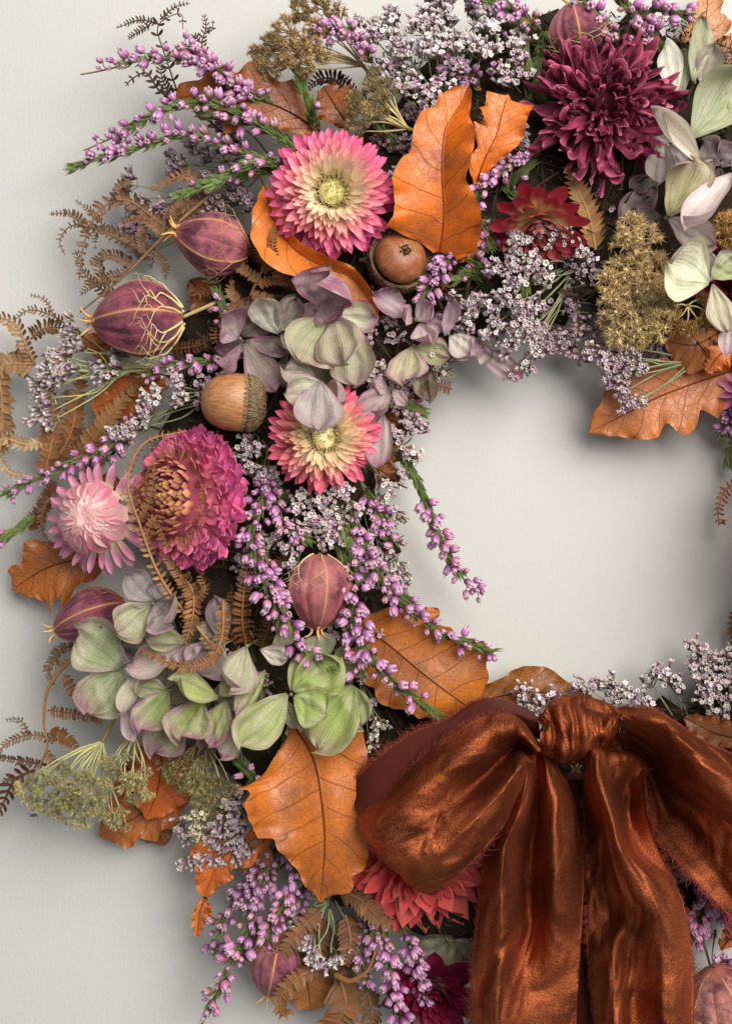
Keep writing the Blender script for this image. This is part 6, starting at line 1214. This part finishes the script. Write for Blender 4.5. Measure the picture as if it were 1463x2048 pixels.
fern('dark fern frond in the gap behind the carrot head above the strawflower', [(860, 300, 60), (790, 250, 80), (720, 200, 80), (690, 150, 70)], 20, 22, 'curl', c8(74, 48, 34), 2.2, seed=51)
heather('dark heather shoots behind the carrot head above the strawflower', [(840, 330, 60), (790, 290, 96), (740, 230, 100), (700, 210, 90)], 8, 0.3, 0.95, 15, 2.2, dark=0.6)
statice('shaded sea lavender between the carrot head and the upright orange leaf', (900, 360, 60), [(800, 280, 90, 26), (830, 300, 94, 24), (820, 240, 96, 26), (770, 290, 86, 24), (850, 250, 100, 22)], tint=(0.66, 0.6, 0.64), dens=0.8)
fern('brown fern frond filling the gap right of the lowest pod', [(620, 1850, 70), (650, 1910, 88), (690, 1960, 90), (700, 2030, 84)], 16, 28, 'crisp', c8(104, 74, 52), 2.6, seed=52)
fern('brown fern frond left of the lowest pod', [(590, 1800, 80), (540, 1850, 98), (500, 1880, 98), (480, 1930, 88)], 15, 26, 'tooth', c8(112, 78, 54), 2.6, seed=53)
fern('toothed brown fern over the lowest pod stalk', [(640, 1820, 120), (600, 1860, 136), (570, 1900, 136), (552, 1930, 128)], 12, 26, 'tooth', c8(124, 86, 58), 2.8, seed=54)
fern('crumpled brown fern right of the hanging white tuft', [(690, 1830, 120), (700, 1880, 138), (690, 1930, 136)], 11, 28, 'crisp', c8(118, 82, 56), 2.8, seed=55)
fern('dark crumpled fern above the plum strawflower', [(760, 1820, 80), (760, 1880, 96), (740, 1940, 92)], 12, 26, 'crisp', c8(90, 64, 46), 2.6, seed=56)
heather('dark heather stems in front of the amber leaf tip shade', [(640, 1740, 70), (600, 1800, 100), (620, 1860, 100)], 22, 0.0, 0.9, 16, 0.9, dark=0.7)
heather('short heather twig with closed buds below the coral dahlia', [(760, 1800, 100), (750, 1860, 128), (752, 1910, 124)], 16, 0.2, 0.95, 17, 1.8)

# low sprigs that fill the ring between the larger things
q = random.Random(5); k = 0
while k < 84:
    an = q.uniform(1.75, 4.75); Rr = q.uniform(400, 850); x0 = 1160+Rr*math.cos(an); y0 = 1045-Rr*math.sin(an)
    if not (60 < x0 < 1080 and 60 < y0 < 2000): continue
    a2 = q.uniform(0, 6.28); L = q.uniform(60, 110); dx, dy = math.cos(a2)*L, math.sin(a2)*L
    if k % 3 == 0:
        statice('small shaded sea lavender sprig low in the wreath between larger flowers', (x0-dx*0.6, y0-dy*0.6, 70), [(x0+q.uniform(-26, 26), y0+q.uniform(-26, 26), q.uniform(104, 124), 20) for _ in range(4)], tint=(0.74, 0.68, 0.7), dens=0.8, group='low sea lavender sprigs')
    elif k % 3 == 1:
        heather('short green heather shoot low in the wreath between larger flowers', [(x0-dx*0.5, y0-dy*0.5, 76), (x0, y0, q.uniform(116, 132)), (x0+dx*0.5, y0+dy*0.5, 120)], q.choice((0, 6, 12)), 0.2, 0.95, 15, 2.2, dark=0.85, group='low heather shoots')
    else:
        fern('small brown fern tip low in the wreath between larger flowers', [(x0-dx*0.5, y0-dy*0.5, 78), (x0, y0, 120), (x0+dx*0.4+dy*0.2, y0+dy*0.4-dx*0.2, 116)], 12, 20, q.choice(('curl', 'crisp')), c8(112, 78, 50), 2.0, seed=60+k, group='low fern tips')
    k += 1
for (lb, pts, cbs) in [
    ('wispy brown fern curl high on the left beside the bracken', [(300, 520, 80), (220, 470, 92), (150, 450, 92), (120, 480, 86), (130, 510, 84)], [([(220, 470, 92), (190, 430, 92), (150, 400, 88)], 12, 12, 'curl')]),
    ('wispy fern curl on the left above the white lavender spray', [(170, 690, 80), (120, 640, 90), (60, 620, 90), (20, 650, 84)], [([(110, 636, 90), (90, 600, 90), (60, 590, 84)], 9, 11, 'curl')]),
    ('thin fern tendril hanging below the left heather twig', [(120, 980, 70), (90, 1010, 80), (84, 1060, 80), (104, 1090, 76)], []),
    ('wispy fern tendril left of the green hydrangea', [(160, 1290, 90), (120, 1300, 98), (96, 1340, 96), (110, 1370, 92)], []),
    ('thin brown fern tips left of the carrot head near the edge', [(120, 1480, 80), (60, 1470, 88), (10, 1490, 86), (-10, 1530, 82)], [([(60, 1470, 88), (40, 1440, 90), (10, 1440, 84)], 8, 12, 'curl')])]:
    fern(lb, pts, 20, 15, 'curl', c8(118, 86, 60), 1.8, seed=len(pts)+int(pts[0][0]), more=cbs)
# ------------------------------------------------------------------ the velvet bow
DEEP = 1.6
def surf(rows, nu, nv):
    """smooth surface through a grid of (px, py, h)"""
    H = np.array([[p[2] for p in r] for r in rows], float)
    H = H+DEEP*(H-H.mean(axis=1, keepdims=True))
    G = np.array([[P(p[0], p[1], H[i][j]) for j, p in enumerate(r)] for i, r in enumerate(rows)]); n, m = G.shape[:2]
    A1 = np.stack([catmull(G[i], nv) for i in range(n)])          # across
    return np.stack([catmull(A1[:, j], nu) for j in range(nv)], 1)
def ribbon(e, name, rows, base, mat, nu=90, nv=60, seed=0, crease=3.0, fray=(True, True), thick=3.0, nfray=260, mat2=None):
    G = surf(rows, nu, nv)-base
    U_, V_ = np.meshgrid(np.linspace(0, 1, nu), np.linspace(0, 1, nv), indexing='ij')
    N = np.cross(np.gradient(G, axis=0), np.gradient(G, axis=1)); N /= np.maximum(1e-9, np.linalg.norm(N, axis=2))[..., None]
    if N[..., 2].mean() < 0: N = -N
    d = crease*1.8*sn(U_*3.0, V_*17, seed, 1.0)+crease*0.4*sn(U_*16, V_*26, seed+5, 1.0)
    G = G+N*d[..., None]
    back = G-N*thick
    V = np.concatenate([G.reshape(-1, 3), back.reshape(-1, 3)]); n = nu*nv
    F = gridF(nu, nv)+[(a+n, d_+n, c+n, b+n) for (a, b, c, d_) in gridF(nu, nv)]; M = [0]*((nu-1)*(nv-1))+[1]*((nu-1)*(nv-1))
    for i in range(nu-1):
        for j in (0, nv-1): F.append((i*nv+j, (i+1)*nv+j, (i+1)*nv+j+n, i*nv+j+n)); M.append(0)
    UV = np.stack([np.concatenate([V_.ravel()]*2), np.concatenate([U_.ravel()]*2)], 1)
    o = part(name, mk(name, V, F, [mat, mat2 or MAT['weave']], UV, M), e)
    b = Buf(); r = np.random.RandomState(seed+50)
    for sidx, on in ((0, fray[0]), (nv-1, fray[1])):
        if not on: continue
        inner = 3 if sidx == 0 else nv-4
        for q in range(int(nfray*1.35)):
            i = r.randint(1, nu-1); p = G[i, sidx]+(G[i-1, sidx]-G[i, sidx])*r.rand(); out = nz(G[i, sidx]-G[i, inner])
            al_ = nz(G[i, sidx]-G[i-1, sidx]); dr = nz(out*r.uniform(0.5, 1.3)+al_*r.normal()*0.7+A(0, 0, r.uniform(-.3, .6))); L = r.uniform(4, 15) if r.rand() < 0.85 else r.uniform(12, 30)
            C = catmull([p-out*2, p+dr*L*0.5+al_*r.normal()*1.5, p+dr*L+al_*r.normal()*L*0.3+A(0, 0, r.uniform(-2, 3))], 5)
            Vt, Ft, Ut = tube(C, [0.55, 0.5, 0.45, 0.35, 0.15], 3); b.add(Vt, Ft, Ut)
    if b.n: part('frayed_edge', b.mesh('frayed_edge', MAT['fray']), o, kind='stuff')
    return o
b0 = P(1150, 1470, 220)
bow = thing('velvet_bow', 'rust brown crushed velvet bow with frayed edges and two hanging tails', 'bow', b0)
ribbon(bow, 'loop_front', [
    [(1084, 1494, 262), (1078, 1503, 286), (1070, 1514, 262), (1062, 1528, 282), (1056, 1542, 252)],
    [(1030, 1434, 278), (1046, 1466, 300), (1034, 1490, 262), (1048, 1528, 306), (1050, 1566, 268)],
    [(975, 1427, 284), (1006, 1466, 296), (1000, 1520, 266), (1018, 1566, 312), (1028, 1612, 272)],
    [(907, 1458, 286), (936, 1506, 306), (956, 1560, 280), (978, 1614, 318), (998, 1654, 284)],
    [(840, 1513, 280), (868, 1562, 310), (896, 1612, 298), (928, 1668, 318), (958, 1702, 290)],
    [(772, 1576, 262), (796, 1626, 294), (826, 1680, 300), (866, 1726, 304), (906, 1756, 280)],
    [(724, 1606, 236), (748, 1655, 266), (782, 1706, 276), (826, 1752, 270), (872, 1782, 250)],
    [(706, 1616, 205), (726, 1664, 226), (758, 1714, 232), (802, 1762, 226), (854, 1788, 215)],
    [(714, 1612, 180), (738, 1656, 192), (772, 1706, 196), (816, 1752, 190), (856, 1776, 185)]], b0, MAT['velvet'], 110, 70, 1, 3.0, (True, True))
ribbon(bow, 'loop_back', [
    [(696, 1590, 176), (716, 1620, 196), (748, 1668, 200)],
    [(716, 1556, 196), (744, 1594, 208), (790, 1640, 204)],
    [(752, 1518, 208), (790, 1556, 216), (840, 1600, 206)],
    [(822, 1468, 214), (856, 1500, 222), (900, 1550, 208)],
    [(893, 1438, 216), (916, 1466, 226), (950, 1500, 212)],
    [(950, 1402, 212), (970, 1430, 232), (1000, 1470, 216)],
    [(1004, 1400, 210), (1020, 1424, 238), (1040, 1466, 220)],
    [(1066, 1424, 210), (1074, 1440, 240), (1080, 1480, 226)]], b0, MAT['weave'], 80, 30, 2, 1.5, (True, False), nfray=420)
ribbon(bow, 'right_loop', [
    [(1236, 1424, 262), (1244, 1434, 292), (1240, 1452, 262), (1238, 1466, 270), (1236, 1482, 232)],
    [(1272, 1421, 278), (1276, 1440, 290), (1268, 1470, 232), (1262, 1500, 214), (1262, 1530, 206)],
    [(1310, 1426, 290), (1324, 1452, 304), (1312, 1500, 238), (1300, 1550, 210), (1292, 1590, 218)],
    [(1350, 1450, 292), (1366, 1488, 326), (1352, 1556, 262), (1330, 1620, 236), (1310, 1664, 246)],
    [(1404, 1484, 280), (1420, 1540, 326), (1408, 1600, 284), (1380, 1660, 260), (1350, 1716, 262)],
    [(1462, 1512, 266), (1476, 1590, 312), (1464, 1660, 286), (1432, 1730, 272), (1392, 1760, 266)],
    [(1530, 1560, 240), (1540, 1650, 276), (1520, 1730, 270), (1490, 1790, 262), (1450, 1822, 250)],
    [(1580, 1640, 180), (1590, 1730, 200), (1570, 1800, 200), (1540, 1850, 196), (1500, 1880, 180)]], b0, MAT['velvet'], 90, 70, 4, 4.0, (True, True), nfray=420)
ribbon(bow, 'left_tail', [
    [(1050, 1500, 232), (1060, 1498, 244), (1072, 1500, 236), (1086, 1502, 246), (1098, 1500, 236)],
    [(1034, 1560, 238), (1052, 1556, 256), (1072, 1552, 240), (1096, 1548, 258), (1120, 1544, 236)],
    [(1004, 1620, 232), (1038, 1622, 262), (1072, 1620, 232), (1108, 1606, 266), (1145, 1596, 232)],
    [(972, 1690, 230), (1012, 1694, 262), (1060, 1696, 222), (1108, 1684, 270), (1157, 1672, 234)],
    [(962, 1762, 232), (1004, 1770, 266), (1058, 1778, 220), (1108, 1772, 268), (1164, 1756, 238)],
    [(956, 1830, 232), (1000, 1838, 264), (1060, 1846, 226), (1106, 1842, 262), (1162, 1832, 242)],
    [(950, 1900, 232), (998, 1906, 262), (1050, 1912, 238), (1104, 1908, 256), (1159, 1900, 240)],
    [(943, 1980, 232), (996, 1986, 264), (1050, 1990, 246), (1102, 1988, 240), (1155, 1980, 238)],
    [(938, 2070, 230), (990, 2074, 262), (1046, 2078, 248), (1100, 2074, 244), (1150, 2066, 236)],
    [(932, 2170, 224), (985, 2174, 250), (1042, 2178, 238), (1096, 2174, 240), (1146, 2166, 230)]], b0, MAT['velvet'], 120, 70, 6, 2.6, (True, False), nfray=500)
ribbon(bow, 'right_tail', [
    [(1162, 1490, 226), (1188, 1486, 250), (1214, 1492, 240), (1244, 1500, 248), (1262, 1508, 226)],
    [(1160, 1512, 236), (1184, 1506, 270), (1220, 1512, 262), (1256, 1518, 266), (1284, 1524, 240)],
    [(1164, 1570, 232), (1190, 1566, 272), (1222, 1572, 262), (1252, 1574, 236), (1287, 1570, 250)],
    [(1166, 1640, 224), (1190, 1640, 240), (1222, 1640, 280), (1256, 1646, 232), (1296, 1642, 246)],
    [(1166, 1710, 222), (1196, 1712, 228), (1240, 1706, 284), (1276, 1710, 244), (1318, 1706, 244)],
    [(1168, 1770, 222), (1204, 1776, 232), (1258, 1770, 276), (1306, 1768, 270), (1348, 1764, 240)],
    [(1172, 1830, 224), (1216, 1838, 226), (1266, 1834, 254), (1320, 1832, 272), (1371, 1826, 242)],
    [(1176, 1900, 226), (1222, 1906, 250), (1262, 1904, 238), (1326, 1902, 264), (1382, 1896, 240)],
    [(1184, 1980, 226), (1226, 1984, 260), (1262, 1984, 236), (1326, 1984, 260), (1388, 1976, 238)],
    [(1194, 2070, 224), (1230, 2074, 262), (1264, 2074, 240), (1328, 2074, 256), (1388, 2066, 236)],
    [(1200, 2170, 220), (1236, 2174, 250), (1268, 2174, 236), (1330, 2174, 248), (1390, 2166, 230)]], b0, MAT['velvet'], 120, 70, 8, 2.4, (True, True), nfray=460)
DEEP = 0.0
# knot: a band wrapped round the gathered middle
kr = []
for (x, yt, yb) in [(1078, 1440, 1506), (1100, 1410, 1522), (1130, 1404, 1528), (1160, 1402, 1518), (1190, 1406, 1506), (1216, 1416, 1496), (1240, 1424, 1482)]:
    ym = (yt+yb)/2; hh = 318-abs(x-1158)*0.22
    kr.append([(x, yt+26, hh-120), (x+2, yt, hh-62), (x+3, yt+16, hh-14), (x+2, ym-8, hh), (x, yb-24, hh-18), (x-2, yb, hh-70), (x-2, yb-20, hh-120)])
ribbon(bow, 'knot', kr, b0, MAT['velvet'], 90, 70, 9, 5.5, (False, False))
for o in bow.children:
    if o.name.startswith('knot'):
        me = o.data
        for v in me.vertices:
            x = v.co.x/S; v.co.z += 5.0*S*(math.sin(x*0.155)+0.6*math.sin(x*0.31+v.co.y/S*0.03+1)) if v.co.z/S > 20 else 0
        me.update()

ribbon(bow, 'tail_underlayer', [[(1120, 1560, 150), (1150, 1560, 156), (1180, 1560, 150)], [(1130, 1700, 152), (1164, 1700, 158), (1196, 1700, 152)], [(1130, 1850, 156), (1168, 1850, 160), (1204, 1850, 156)],
    [(1128, 2000, 156), (1170, 2000, 160), (1212, 2000, 156)], [(1124, 2170, 150), (1170, 2170, 156), (1216, 2170, 150)]], b0, MAT['weave'], 60, 20, 12, 3.0, (True, True), nfray=500)
